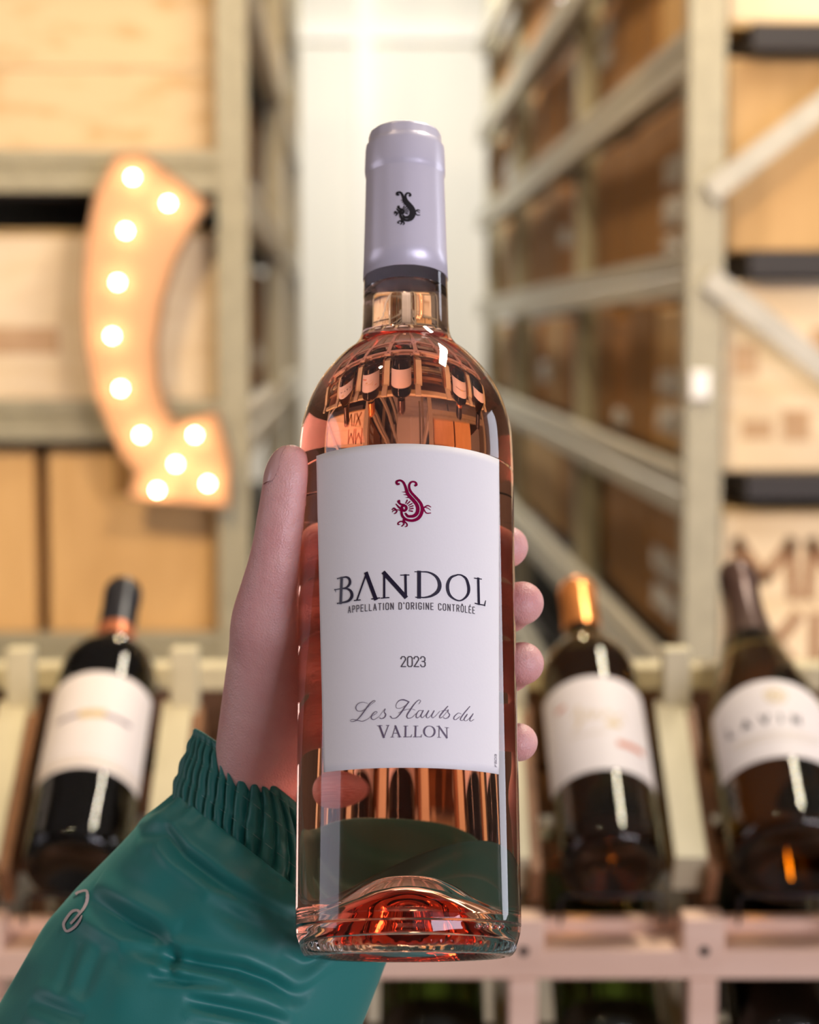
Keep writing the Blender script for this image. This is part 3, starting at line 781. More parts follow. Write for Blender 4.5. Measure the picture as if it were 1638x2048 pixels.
# ------------------------------------------------------------------ the held bottle
TILT = R_(15.0)
bz = (CU * math.cos(TILT) + CF * math.sin(TILT) - CR * .0046).normalized()
BO = CP(817, 1915, .7188)
by = (CF - bz * CF.dot(bz)).normalized()
bx = by.cross(bz)
BM = Matrix(((bx.x, by.x, bz.x, BO.x), (bx.y, by.y, bz.y, BO.y), (bx.z, by.z, bz.z, BO.z), (0, 0, 0, 1)))
BMI = BM.inverted()
def to_loc(pw): return BMI @ pw
EYE_L = to_loc(EYE)
def ray_l(X, Y):
    d = to_loc(CP(X, Y, 1.0)) - EYE_L
    return d.normalized()
# outer profile (r, z), base ring to mouth
HB = [(.0330, 0), (.0352, .0006), (.0368, .0030), (.0381, .0066), (.0386, .0098), (.0388, .0194), (.0387, .0891), (.0388, .1624), (.0388, .1718), (.0386, .1843), (.0379, .1906), (.0362, .1970),
      (.0334, .2035), (.0294, .2099), (.0239, .2163), (.0200, .2196), (.0175, .2228), (.0163, .2261), (.0159, .2300), (.0155, .2474), (.0145, .2889), (.0147, .2900), (.0144, .3010), (.0133, .3025), (.0132, .3045)]
def smooth_prof(P, n=5):
    return [(float(max(0, q[0])), float(q[1])) for q in spline(P, n)]
HBs = smooth_prof(HB[:19], 5) + HB[19:]
_zs, _rs = [p[1] for p in HBs], [p[0] for p in HBs]
def hb_r(z): return pil(z, _zs, _rs)
hb = tag(empty('wine_bottle', BM), 'clear rosé wine bottle with white front label and pearl capsule, held up in the hand', 'bottle')
punt = [(0, .0215), (.0040, .0211), (.0085, .0196), (.0130, .0168), (.0175, .0128), (.0220, .0082), (.0260, .0043), (.0290, .0017), (.0312, .0003)]
outer = punt + HBs + [(.0100, .3048), (0, .3048)]
def knurl(j, r, z, a):     # stippled bearing ring of the base
    return .00035 * max(0, math.cos(a * 64)) if (.0300 < r < .0372 and z < .0032) else 0.0
v, f_ = lathe(outer, 320, rmod=knurl); mesh_obj('glass_body', v, f_, M['glass'], hb, True)
inner = [(0, .0268), (.0060, .0262), (.0110, .0240), (.0160, .0202), (.0210, .0155), (.0255, .0108), (.0295, .0073), (.0325, .0062), (.0345, .0080), (.0355, .0125), (.0357, .03), (.0356, .1624), (.0354, .1840), (.0347, .1906), (.0331, .1966),
         (.0304, .2025), (.0264, .2085), (.0211, .2145), (.0172, .2180), (.0147, .2213), (.0134, .2250), (.0129, .2300), (.0125, .2425)]
inner = smooth_prof(inner, 4) + [(.0120, .2436), (.009, .2431), (0, .2430)]
v, f_ = lathe(inner, 192); mesh_obj('rose_wine', v, f_, M['wine'], hb, True)['label'] = 'pale salmon rosé wine inside the bottle'
# four moulded dots near the heel
dm = MB(); sv, sf = lathe([(0, -.0011), (.0008, -.0008), (.0011, 0), (.0008, .0008), (0, .0011)], 14)
for X in (957, 973, 989, 1003):
    d = ray_l(X, 1852); r0 = .0389
    A_ = d.x ** 2 + d.y ** 2; B2 = EYE_L.x * d.x + EYE_L.y * d.y; C2 = EYE_L.x ** 2 + EYE_L.y ** 2 - r0 ** 2
    t = (-B2 - math.sqrt(B2 * B2 - A_ * C2)) / A_; p = EYE_L + d * t
    dm.add([(p.x + a, p.y + b_, p.z + c_) for a, b_, c_ in sv], sf)
dm.build('moulded_dots', M['glass'], hb, True)
# capsule of satin foil with its crimped top
cz = [.2474, .2560, .2700, .2880]
cp = [(hb_r(z) + .0003, z) for z in cz] + [(.0148, .2886), (.01515, .2895), (.01525, .2912), (.01500, .2990), (.01480, .3006), (.0142, .3014), (.01385, .3022), (.01375, .3048), (.0134, .3058), (.0126, .3063), (0, .3064)]
capz, capr = [p[1] for p in cp[:-1]], [p[0] for p in cp[:-1]]
def crimp(j, r, z, a): return .00012 * math.sin(a * 9 + 1.3) * math.sin(a * 5) if z > .3008 else (.00004 * math.sin(a * 14 + z * 400))
v, f_ = lathe([(cp[0][0] - .0002, .2474)] + cp, 160, rmod=crimp); capo = mesh_obj('capsule', v, f_, M['capsule'], hb, True)

# label: wraps the front, slightly narrower at its foot
def hit_r(X, Y, off):
    d = ray_l(X, Y); A_ = d.x ** 2 + d.y ** 2; B2 = EYE_L.x * d.x + EYE_L.y * d.y; r = .0388
    for _ in range(4):
        C2 = EYE_L.x ** 2 + EYE_L.y ** 2 - r * r
        t = (-B2 - math.sqrt(max(0, B2 * B2 - A_ * C2))) / A_; p = EYE_L + d * t
        r = hb_r(p.z) + off
    return p
def unroll(X, Y, off=.00025):          # photograph point -> (arc length, height) on the flat label
    p = hit_r(X, Y, off); return (math.atan2(p.x, -p.y) * .0389, p.z)
def on_label(u, v, off=.00042):
    r = hb_r(v) + off; a = u / .0389; return (r * math.sin(a), -r * math.cos(a), v)
TL, TR, BL, BR = unroll(632.5, 912), unroll(998.5, 919), unroll(647, 1545), unroll(998.5, 1549)
tz, bzz = (TL[1] + TR[1]) / 2, (BL[1] + BR[1]) / 2
V, F = [], []; nu, nv = 72, 40
for j in range(nv + 1):
    for i in range(nu + 1):
        s_, t = i / nu, j / nv
        ul = BL[0] + (TL[0] - BL[0]) * t; ur = BR[0] + (TR[0] - BR[0]) * t
        zl = BL[1] + (TL[1] - BL[1]) * t; zr = BR[1] + (TR[1] - BR[1]) * t
        V.append(on_label(ul + (ur - ul) * s_, zl + (zr - zl) * s_, .00022))
V2 = [on_label(*((math.atan2(p[0], -p[1]) * .0389), p[2]), off=.00006) for p in V]
N_ = len(V)
for j in range(nv):
    for i in range(nu):
        q = j * (nu + 1) + i
        F.append((q, q + 1, q + nu + 2, q + nu + 1)); F.append((N_ + q, N_ + q + nu + 1, N_ + q + nu + 2, N_ + q + 1))
edge = [i for i in range(nu + 1)] + [j * (nu + 1) + nu for j in range(1, nu + 1 - nu + nv)] + [nv * (nu + 1) + i for i in range(nu - 1, -1, -1)] + [j * (nu + 1) for j in range(nv - 1, 0, -1)]
for a, b_ in zip(edge, edge[1:] + edge[:1]): F.append((a, N_ + a, N_ + b_, b_))
lab = mesh_obj('front_label', V + V2, F, M['paper'], hb, True)

def art(strokes, ox, oy, scale, mm=1.0):
    """strokes measured on an enlargement of the label: offset, scale -> flat label metres"""
    out = []
    for pts, wd, sm in strokes:
        ws = list(wd) if hasattr(wd, '__len__') else [wd] * len(pts)
        out.append(([unroll(ox + x / scale, oy + y / scale) for x, y in pts], [w_ / scale * .0001665 * mm for w_ in ws], sm))
    return out
DRAGON = [
 ([(525, 385), (475, 385), (455, 330), (500, 295), (570, 290), (640, 340), (690, 440), (722, 540), (760, 650), (830, 740), (930, 850), (1010, 960), (1035, 1080), (1005, 1190), (930, 1255), (840, 1270), (760, 1260), (700, 1190)],
  [50, 66, 66, 56, 56, 64, 70, 80, 92, 95, 98, 100, 100, 98, 92, 80, 74, 50], True),
 ([(960, 430), (995, 405), (975, 345), (910, 322), (840, 345), (800, 420), (808, 520), (860, 620), (950, 720), (1060, 840), (1130, 950), (1155, 1080), (1120, 1220), (1040, 1325), (920, 1380), (800, 1380), (690, 1340), (612, 1250), (590, 1150), (610, 1060)],
  [56, 66, 54, 50, 54, 60, 66, 70, 76, 80, 84, 88, 90, 88, 80, 76, 74, 70, 66, 66], True),
 ([(535, 845), (505, 865), (560, 930), (650, 965)], [56, 64, 56, 70], True),
 ([(440, 930), (510, 1010), (590, 1080)], [24, 50, 70], True),
 ([(655, 965), (712, 1000), (722, 1065), (670, 1115), (605, 1085), (600, 1015), (655, 965)], 70, True),
 ([(705, 915), (748, 825)], [24, 36], True), ([(745, 935), (822, 862)], [24, 34], True), ([(780, 975), (875, 920)], [24, 34], True),
 ([(798, 1020), (908, 980)], [24, 34], True), ([(805, 1070), (905, 1050)], [28, 38], True), ([(795, 1115), (885, 1130)], [30, 44], True),
 ([(705, 605), (600, 605)], [40, 6], True), ([(725, 680), (640, 680)], [38, 6], True), ([(775, 755), (690, 755)], [38, 6], True),
 ([(560, 1110), (490, 1090), (430, 1100)], [30, 26, 40], True), ([(440, 1090), (385, 1045), (332, 1090)], [44, 40, 20], True), ([(430, 1100), (375, 1105), (338, 1155)], [36, 30, 14], True), ([(470, 1120), (440, 1170), (395, 1200)], [36, 36, 24], True),
 ([(1175, 1060), (1230, 1010), (1310, 975), (1390, 1015)], [50, 36, 34, 20], True), ([(1240, 1025), (1320, 1050), (1380, 1100)], [26, 24, 14], True), ([(1195, 1070), (1235, 1145), (1290, 1185), (1385, 1178)], [40, 32, 34, 24], True),
 ([(655, 1370), (650, 1430)], 70, True), ([(660, 1412), (560, 1410), (500, 1450), (500, 1492), (548, 1490)], [44, 38, 36, 34, 18], True), ([(660, 1425), (650, 1490), (595, 1540)], [40, 38, 30], True), ([(680, 1415), (740, 1480), (735, 1535), (690, 1555)], [40, 38, 34, 20], True)]
o = ribbons(art(DRAGON, 760, 940, 13.65), on_label, 'dragon_emblem', M['foil_red'], lab, .0006); o['label'] = 'magenta foil dragon emblem'
BANDOL = [
 ([(118, 178), (108, 428)], 32, False), ([(75, 186), (130, 172)], 12, False), ([(75, 432), (128, 424)], 14, False), ([(118, 176), (165, 170), (195, 192), (198, 235), (168, 272), (122, 286)], [14, 18, 26, 30, 20, 12], True),
 ([(122, 285), (175, 287), (212, 316), (218, 365), (182, 408), (108, 428)], [12, 18, 30, 36, 24, 14], True), ([(48, 295), (125, 285)], 11, False), ([(50, 292), (60, 320)], [11, 4], False),
 ([(362, 140), (270, 398)], 17, False), ([(362, 134), (455, 386)], 40, False), ([(243, 404), (304, 397)], 11, False), ([(416, 388), (494, 378)], 12, False),
 ([(540, 130), (540, 375)], 22, False), ([(538, 130), (750, 366)], 42, False), ([(750, 150), (754, 368)], 24, False), ([(508, 380), (587, 374)], 11, False), ([(703, 152), (785, 150)], 11, False),
 ([(885, 120), (885, 372)], 38, False), ([(842, 118), (892, 118)], 9, False), ([(852, 371), (902, 373)], 11, False), ([(885, 118), (980, 124), (1055, 168), (1088, 240), (1072, 308), (1010, 356), (940, 373), (885, 371)], [11, 17, 28, 38, 36, 24, 15, 12], True),
 ([(1268, 147), (1200, 176), (1167, 250), (1182, 340), (1240, 393), (1302, 402), (1362, 350), (1376, 280), (1352, 192), (1305, 153), (1268, 147)], [14, 24, 34, 31, 18, 14, 26, 35, 29, 17, 14], True),
 ([(1470, 185), (1476, 438)], 30, False), ([(1432, 181), (1502, 191)], 11, False), ([(1438, 431), (1475, 440), (1536, 451)], 12, False), ([(1532, 453), (1543, 404)], [18, 8], False)]
ribbons(art(BANDOL, 660, 1120, 4.964), on_label, 'wine_name_lettering', M['ink'], lab)
a0, a1 = unroll(697, 1226), unroll(949, 1229)
am = unroll(815, 1217)
zb_ = (a0[1] + a1[1] + am[1]) / 3
ribbons(sans("APPELLATION D'ORIGINE CONTRÔLÉE", a0[0], a1[0], zb_, .00225, .00026, gap=.40), on_label, 'appellation_lettering', M['ink_grey'], lab)
y0, y1 = unroll(802.5, 1333.5), unroll(850.5, 1333.5); yt = unroll(826, 1313.5)
ribbons(sans('2023', y0[0], y1[0], y0[1], yt[1] - y0[1], .00034, gap=.2), on_label, 'vintage_lettering', M['ink_grey'], lab)
SCRIPT = [
 ([(315, 152), (255, 138), (200, 162), (182, 205), (205, 238), (255, 236), (310, 200), (365, 155), (400, 128), (385, 120), (340, 155), (290, 222), (240, 290), (190, 342), (140, 358), (120, 346), (150, 332), (205, 345), (262, 353), (318, 328), (355, 296)],
  [4, 5, 8, 10, 6, 5, 4, 4, 5, 6, 10, 13, 12, 8, 5, 5, 5, 7, 6, 5, 4], True),
 ([(345, 305), (400, 275), (422, 252), (402, 245), (370, 275), (355, 312), (372, 334), (405, 328), (445, 300)], [4, 4, 5, 6, 10, 11, 8, 5, 4], True),
 ([(445, 300), (490, 240), (514, 214), (503, 250), (520, 278), (503, 312), (468, 326), (452, 315)], [4, 4, 6, 8, 11, 10, 7, 9], True),
 ([(572, 298), (592, 320), (640, 314), (690, 260), (738, 190), (780, 135)], [12, 8, 8, 12, 13, 9], True),
 ([(780, 135), (720, 112), (670, 122), (637, 165), (642, 205), (690, 205), (745, 172), (785, 135)], [10, 14, 8, 5, 5, 4, 4, 4], True),
 ([(890, 160), (912, 125), (890, 115), (845, 155), (792, 230), (757, 290), (770, 320), (815, 310), (858, 268)], [4, 5, 6, 10, 13, 12, 8, 5, 4], True), ([(660, 262), (720, 232), (800, 215), (850, 228)], [4, 4, 4, 4], True),
 ([(935, 236), (895, 234), (864, 278), (866, 314), (897, 304), (932, 250)], [5, 6, 10, 10, 5, 4], True), ([(942, 232), (915, 290), (930, 315), (965, 288)], [10, 11, 6, 4], True),
 ([(965, 288), (1003, 234)], [4, 4], False), ([(1003, 234), (976, 290), (986, 316), (1018, 300), (1062, 240)], [10, 11, 6, 4, 4], True), ([(1064, 236), (1036, 290), (1046, 316), (1076, 298)], [10, 11, 6, 4], True),
 ([(1076, 298), (1130, 240)], [4, 4], False), ([(1218, 184), (1170, 240), (1128, 295), (1130, 318), (1160, 305)], [8, 12, 12, 7, 4], True), ([(1145, 238), (1205, 230)], 5, False),
 ([(1160, 305), (1205, 250), (1222, 222), (1220, 255), (1238, 278), (1224, 308), (1190, 325), (1170, 313)], [4, 4, 6, 8, 11, 10, 7, 9], True),
 ([(1368, 272), (1335, 262), (1292, 300), (1286, 330), (1312, 334), (1356, 298)], [5, 6, 10, 10, 6, 4], True), ([(1466, 186), (1402, 262), (1360, 325), (1368, 346), (1392, 338), (1430, 292)], [8, 11, 11, 7, 5, 4], True),
 ([(1436, 275), (1402, 326), (1412, 350), (1442, 338), (1492, 282)], [10, 11, 6, 4, 4], True), ([(1502, 270), (1466, 330), (1476, 354), (1512, 332)], [10, 11, 6, 4], True)]
ribbons(art(SCRIPT, 680, 1380, 5.648), on_label, 'script_lettering', M['ink_soft'], lab, .0008)
ell = [(1010 + 60 * math.sin(2 * math.pi * i / 16), 470 - 62 * math.cos(2 * math.pi * i / 16)) for i in range(17)]
VALLON = [([(450, 407), (497, 536)], 21, False), ([(548, 404), (497, 540)], 9, False), ([(424, 405), (478, 403)], 6, False), ([(522, 402), (557, 400)], 6, False),
 ([(628, 412), (592, 531)], 8, False), ([(628, 408), (676, 530)], 19, False), ([(604, 490), (662, 489)], 7, False), ([(574, 535), (611, 533)], 6, False), ([(653, 532), (693, 530)], 6, False),
 ([(743, 410), (741, 530)], 17, False), ([(720, 409), (768, 408)], 6, False), ([(720, 532), (805, 530)], 7, False), ([(804, 532), (812, 505)], [9, 4], False),
 ([(856, 410), (852, 530)], 17, False), ([(832, 408), (882, 407)], 6, False), ([(830, 532), (917, 530)], 7, False), ([(916, 532), (925, 504)], [9, 4], False),
 (ell, [7, 9, 14, 18, 20, 18, 14, 9, 7, 9, 14, 18, 20, 18, 14, 9, 7], True),
 ([(1120, 415), (1118, 535)], 8, False), ([(1117, 412), (1207, 541)], 19, False), ([(1206, 426), (1209, 543)], 9, False), ([(1094, 411), (1124, 413)], 6, False), ([(1100, 536), (1138, 537)], 6, False), ([(1186, 424), (1227, 428)], 6, False)]
ribbons(art(VALLON, 680, 1380, 5.648), on_label, 'estate_lettering', M['ink_soft'], lab)
q = unroll(993, 1534)
ribbons(sans('F503', q[1], q[1] + .0042, q[0], .0010, .00015, vert=True), on_label, 'printer_code', M['ink_soft'], lab, .0006)
# small dragon on the capsule
def cap_hit(X, Y):
    d = ray_l(X, Y); A_ = d.x ** 2 + d.y ** 2; B2 = EYE_L.x * d.x + EYE_L.y * d.y; r = .0152
    for _ in range(4):
        C2 = EYE_L.x ** 2 + EYE_L.y ** 2 - r * r
        t = (-B2 - math.sqrt(max(0, B2 * B2 - A_ * C2))) / A_; p = EYE_L + d * t; r = pil(p.z, capz, capr) + .0001
    return (math.atan2(p.x, -p.y) * .0152, p.z)
def on_cap(u, v):
    r = pil(v, capz, capr) + .00016; a = u / .0152; return (r * math.sin(a), -r * math.cos(a), v)
cst = []
k_ = 53.0 / 79.0
for pts, wd, sm in DRAGON:
    ws = list(wd) if hasattr(wd, '__len__') else [wd] * len(pts)
    cst.append(([cap_hit(787.5 + (x - 320) / 13.65 * k_, 384 + (y - 280) / 13.65 * .70) for x, y in pts], [w_ / 13.65 * k_ * .000183 * 1.5 for w_ in ws], sm))
o = ribbons(cst, on_cap, 'dragon_emblem', M['foil_black'], capo, .0005); o['label'] = 'small black dragon emblem'

# ------------------------------------------------------------------ the hand (left hand, palm towards the camera), built in the bottle's frame
H = 0.00105
gx0, gy0, gz0 = -.150, -.030, -.080
nxg, nyg, nzg = int(.215 / H), int(.130 / H), int(.270 / H)
Fd = np.full((nxg, nyg, nzg), 0.05, np.float32)
gx = gx0 + H * np.arange(nxg); gy = gy0 + H * np.arange(nyg); gz = gz0 + H * np.arange(nzg)
def block(lo, hi):
    ix = slice(max(0, int((lo[0] - gx0) / H)), min(nxg, int((hi[0] - gx0) / H) + 2))
    iy = slice(max(0, int((lo[1] - gy0) / H)), min(nyg, int((hi[1] - gy0) / H) + 2))
    iz = slice(max(0, int((lo[2] - gz0) / H)), min(nzg, int((hi[2] - gz0) / H) + 2))
    return ix, iy, iz
def cone_d(a, b_, ra, rb, sl):
    X = gx[sl[0]][:, None, None]; Y = gy[sl[1]][None, :, None]; Z = gz[sl[2]][None, None, :]
    ax, ay, az = a; dx, dy, dz = b_[0] - a[0], b_[1] - a[1], b_[2] - a[2]; L2 = dx * dx + dy * dy + dz * dz
    h = np.clip(((X - ax) * dx + (Y - ay) * dy + (Z - az) * dz) / L2, 0, 1)
    return np.sqrt((X - ax - h * dx) ** 2 + (Y - ay - h * dy) ** 2 + (Z - az - h * dz) ** 2) - (ra + (rb - ra) * h)
def add(a, b_, ra, rb, k=.006):
    m_ = max(ra, rb) + .03
    lo = [min(a[i], b_[i]) - m_ for i in range(3)]; hi = [max(a[i], b_[i]) + m_ for i in range(3)]
    sl = block(lo, hi); d = cone_d(a, b_, ra, rb, sl); f0 = Fd[sl]
    h = np.clip(.5 + .5 * (f0 - d) / k, 0, 1)
    Fd[sl] = f0 * (1 - h) + d * h - k * h * (1 - h)
def crease(pts, depth, wid):
    for a, b_ in zip(pts[:-1], pts[1:]):
        lo = [min(a[i], b_[i]) - .012 for i in range(3)]; hi = [max(a[i], b_[i]) + .012 for i in range(3)]
        sl = block(lo, hi); d = cone_d(a, b_, 0, 0, sl)
        Fd[sl] += depth * np.exp(-(d / wid) ** 2)
def cyl(th, rho, z): return (rho * math.sin(R_(th)), rho * math.cos(R_(th)), z)
Wr = np.array((-.0505, .0600, .0560)); Uc = np.array((.79, 0, -.61))
FD = np.array((-.44, .12, -.88)); FD /= np.linalg.norm(FD)
# forearm and wrist: two bones side by side
for s_ in (-.0125, .0125):
    a = Wr + Uc * s_; add(tuple(a), tuple(a + FD * .135), .0165, .0225, .010)
add(tuple(Wr - Uc * .012), tuple(Wr + Uc * .012), .0165, .0165, .010)
fing = [ # theta MCP, PIP, DIP, tip; z MCP..tip; radii; base offset across the wrist
 ((-40, 9, 38, 54), (.1530, .1535, .1530, .1515), (.0112, .0092, .0084, .0078), -.012),
 ((-37, 14, 48, 65), (.1320, .1310, .1295, .1283), (.0115, .0095, .0088, .0080), -.003),
 ((-34, 14, 48, 65), (.1110, .1085, .1068, .1058), (.0112, .0093, .0086, .0078), .007),
 ((-27, 16, 44, 62), (.0905, .0840, .0795, .0772), (.0102, .0083, .0076, .0069), .017)]
for th, zz_, rr_, bo in fing:
    mcp = cyl(th[0], .0570, zz_[0]); pip_ = cyl(th[1], .0530, zz_[1]); dip = cyl(th[2], .0500, zz_[2]); tip = cyl(th[3], .0386 + rr_[3], zz_[3])
    base = tuple(Wr + Uc * bo + np.array((.004, 0, .006)))
    add(base, mcp, .0135, rr_[0], .008)
    add(mcp, pip_, rr_[0], rr_[1], .0035); add(pip_, dip, rr_[1], rr_[2], .003); add(dip, tip, rr_[2], rr_[3], .003)
# palm cushion and heel
add((-.030, .056, .070), (-.020, .055, .100), .0125, .0115, .010)
add((-.0250, .0570, .0600), (-.0360, .0590, .0540), .0140, .0150, .010)
add((-.0330, .0500, .0640), (-.0150, .0540, .0620), .0105, .0100, .008)
# thumb
T = [((-.0412, -.0155, .1722), .0062), ((-.0425, -.0142, .1640), .0073), ((-.0442, -.0108, .1510), .0080), ((-.0468, -.0045, .1370), .0090), ((-.0500, .0060, .1220), .0112),
     ((-.0515, .0240, .0980), .0148), ((-.0550, .0430, .0730), .0160), ((-.0560, .0560, .0600), .0160)]
Ts = spline([a + (r_,) for a, r_ in T], 5)
for p, q_ in zip(Ts[:-1], Ts[1:]): add(tuple(p[:3]), tuple(q_[:3]), float(p[3]), float(q_[3]), .0025)
add((-.0425, -.0085, .1670), (-.0440, -.0060, .1540), .0064, .0072, .006)      # width of the thumb pad away from the camera
add((-.0455, .0240, .1100), (-.0430, .0340, .0850), .0130, .0150, .008)          # thenar mass
add((-.0490, .0080, .1180), (-.0370, .0420, .1350), .0095, .0100, .010)          # web towards the index finger
# creases of the thumb joint and of the thenar
def on_px(X, Y, y_l):
    d = ray_l(X, Y); t = (y_l - EYE_L.y) / d.y; p = EYE_L + d * t; return (p.x, p.y, p.z)
crease([on_px(516, 1049, -.006), on_px(528, 1046, -.012), on_px(545, 1052, -.017)], .0010, .0009)
crease([on_px(512, 1063, -.004), on_px(528, 1061, -.011)], .0007, .0008)
crease([on_px(598, 1040, -.018), on_px(578, 1062, -.018)], .0007, .0009)
crease([on_px(500, 1318, .010), on_px(540, 1290, .008), on_px(588, 1262, .012)], .0012, .0013)
crease([on_px(490, 1372, .014), on_px(540, 1350, .010), on_px(590, 1335, .015)], .0007, .0012)
crease([on_px(560, 1420, .014), on_px(590, 1405, .017)], .0007, .0012)
# the bottle presses the flesh flat
rz_ = np.interp(gz, _zs, _rs, left=-1, right=-1)
cyl_d = np.sqrt(gx[:, None, None] ** 2 + gy[None, :, None] ** 2) - (rz_[None, None, :] + .00030)
below = np.maximum(cyl_d, -gz[None, None, :] - .0003)
Fd = np.maximum(Fd, -below.astype(np.float32))

def surface_nets(F, org, h):
    s_ = F < 0
    c = [(i, j, k) for i in (0, 1) for j in (0, 1) for k in (0, 1)]
    nx, ny, nz = F.shape
    sub = lambda A, o_: A[o_[0]:nx - 1 + o_[0], o_[1]:ny - 1 + o_[1], o_[2]:nz - 1 + o_[2]]
    cnt = sum(sub(s_, o_).astype(np.int8) for o_ in c)
    mask = (cnt > 0) & (cnt < 8)
    ci_ = np.argwhere(mask)
    vals = {o_: F[ci_[:, 0] + o_[0], ci_[:, 1] + o_[1], ci_[:, 2] + o_[2]] for o_ in c}
    P = np.zeros((len(ci_), 3)); N = np.zeros(len(ci_))
    for i, a in enumerate(c):
        for b_ in c[i + 1:]:
            if sum(abs(a[q_] - b_[q_]) for q_ in range(3)) != 1: continue
            fa, fb = vals[a], vals[b_]; cr = (fa < 0) != (fb < 0)
            t = np.where(cr, fa / np.where(cr, fa - fb, 1), 0)
            for q_ in range(3): P[:, q_] += np.where(cr, a[q_] + (b_[q_] - a[q_]) * t, 0)
            N += cr
    P = P / N[:, None] + ci_
    idx = -np.ones(mask.shape, np.int64); idx[mask] = np.arange(len(ci_))
    Q = []
    for ax in range(3):
        d = np.diff(s_.astype(np.int8), axis=ax)
        e = np.argwhere(d != 0); sg = d[d != 0]
        o1, o2 = [(1, 2), (2, 0), (0, 1)][ax]
        ok = (e[:, o1] > 0) & (e[:, o2] > 0) & (e[:, o1] < mask.shape[o1]) & (e[:, o2] < mask.shape[o2]); e = e[ok]; sg = sg[ok]
        def at_(d1, d2):
            q_ = e.copy(); q_[:, o1] -= d1; q_[:, o2] -= d2; return idx[q_[:, 0], q_[:, 1], q_[:, 2]]
        quad = np.stack([at_(1, 1), at_(0, 1), at_(0, 0), at_(1, 0)], 1)
        quad[sg > 0] = quad[sg > 0][:, ::-1]
        Q.append(quad)
    return P * h + np.array(org), np.concatenate(Q)
HV, HF = surface_nets(Fd, (gx0, gy0, gz0), H)
hand = mesh_obj('person', HV, HF, M['skin'], None, True)
hand.matrix_world = BM
tag(hand, "person's left hand and sleeved forearm reaching in from below, gripping the held bottle", 'person')
hbvh = BVHTree.FromPolygons([tuple(p) for p in HV], [tuple(int(i) for i in q_) for q_ in HF])

# thumbnail, on the far left side of the thumb tip
nl = Vector((-.90, -.42, .12)).normalized(); up_ = Vector((.02, .12, 1)).normalized(); up_ = (up_ - nl * up_.dot(nl)).normalized(); sd_ = up_.cross(nl)
ctr = Vector((-.0420, -.0150, .1700)); V, F = [], []; nu, nv = 12, 14
for j in range(nv + 1):
    for i in range(nu + 1):
        a, b_ = -1 + 2 * i / nu, -1 + 2 * j / nv
        wv = .0052 * (1 - .35 * max(0, -b_ - .3)) ; p = ctr + sd_ * a * wv * math.sqrt(max(.05, 1 - .55 * abs(b_) ** 5)) + up_ * (b_ * .0072)
        h_ = hbvh.ray_cast(p + nl * .03, -nl)
        q_ = (h_[0] if h_[0] is not None else p) + nl * (.00045 - .0003 * a ** 4)
        V.append(q_)
for j in range(nv):
    for i in range(nu):
        a = j * (nu + 1) + i; F.append((a, a + 1, a + nu + 2, a + nu + 1))
no = mesh_obj('thumbnail', V, F, M['nail'], hand, True)
no['label'] = 'thumbnail seen edge-on'

# ------------------------------------------------------------------ jacket sleeve with elasticated cuff
def ring_tube(rings, nt, nth, disp):
    """rings: list of (t, C, U, V); returns vertices grid"""
    ts = [r[0] for r in rings]; dat = spline([tuple(r[1]) + tuple(r[2]) + tuple(r[3]) for r in rings], 24)
    tt = []
    for i in range(len(ts) - 1): tt += [ts[i] + (ts[i + 1] - ts[i]) * k / 24 for k in range(24)]
    tt.append(ts[-1]); dat = np.array(dat)
    V = []
    for j in range(nt + 1):
        t = ts[0] + (ts[-1] - ts[0]) * j / nt
        row = [np.interp(t, tt, dat[:, c_]) for c_ in range(9)]
        C, U, Vv = np.array(row[:3]), np.array(row[3:6]), np.array(row[6:])
        for i in range(nth):
            a = 2 * math.pi * i / nth
            rad = math.cos(a) * U + math.sin(a) * Vv
            n_ = rad / np.linalg.norm(rad)
            V.append(C + rad + n_ * disp(t, a, C + rad))
    F = [(j * nth + i, j * nth + (i + 1) % nth, (j + 1) * nth + (i + 1) % nth, (j + 1) * nth + i) for j in range(nt) for i in range(nth)]
    return V, F
def clear_bottle(V, gap):
    out = []
    for p in V:
        d = math.hypot(p[0], p[1]); z = p[2]
        r = (hb_r(max(0, min(z, .2))) + gap) if z > -.004 else 0
        if -.012 < z <= -.004: r = (.0386 + gap) * math.sqrt(max(0, 1 - ((-.004 - z) / .008) ** 2))
        if d < r: p = np.array((p[0] / d * r, p[1] / d * r, z))
        out.append(p)
    return out
def nz(x, y, z): return noise.noise(Vector((x, y, z)))
Uv = np.array((.79, 0, -.61))
cuff_rings = [(0.0, (-.0520, .0620, .0335), Uv * .0475, (0, .0355, 0)), (0.30, (-.0515, .0615, .0420), Uv * .0460, (0, .0345, 0)), (.65, (-.0520, .0600, .0545), Uv * .0410, (0, .0320, 0)),
              (1.0, (-.0540, .0585, .0665), Uv * .0345, (0, .0280, 0))]
rows = (.06, .36, .66, .94)
def cuff_d(t, a, p):
    ph = a * 47 + 1.8 * nz(math.cos(a) * 2.2, math.sin(a) * 2.2, t * .9) + 1.0 * nz(a * 4, 2.0, t * 1.5)
    g = 1 - abs(math.sin(ph * .5 + .6 * math.sin(a * 3 + t * 2)))      # rounded gathers, sharp valleys
    pin = min(abs(t - r_) for r_ in rows)
    amp = .0014 + .0011 * math.sin(min(1, pin / .13) * math.pi / 2)
    ampn = .75 + .5 * nz(a * 3, t * 3, 7.0)
    amp *= 1.25 * (1 - .85 * max(0, (t - .86) / .14))
    return -amp * ampn * g ** 1.6 * 1.5 + .0005 * math.sin(min(1, pin / .14) * math.pi / 2) + (.0005 * nz(a * 9, t * 6, 1.0))
CV, CFc = ring_tube(cuff_rings, 80, 520, cuff_d)
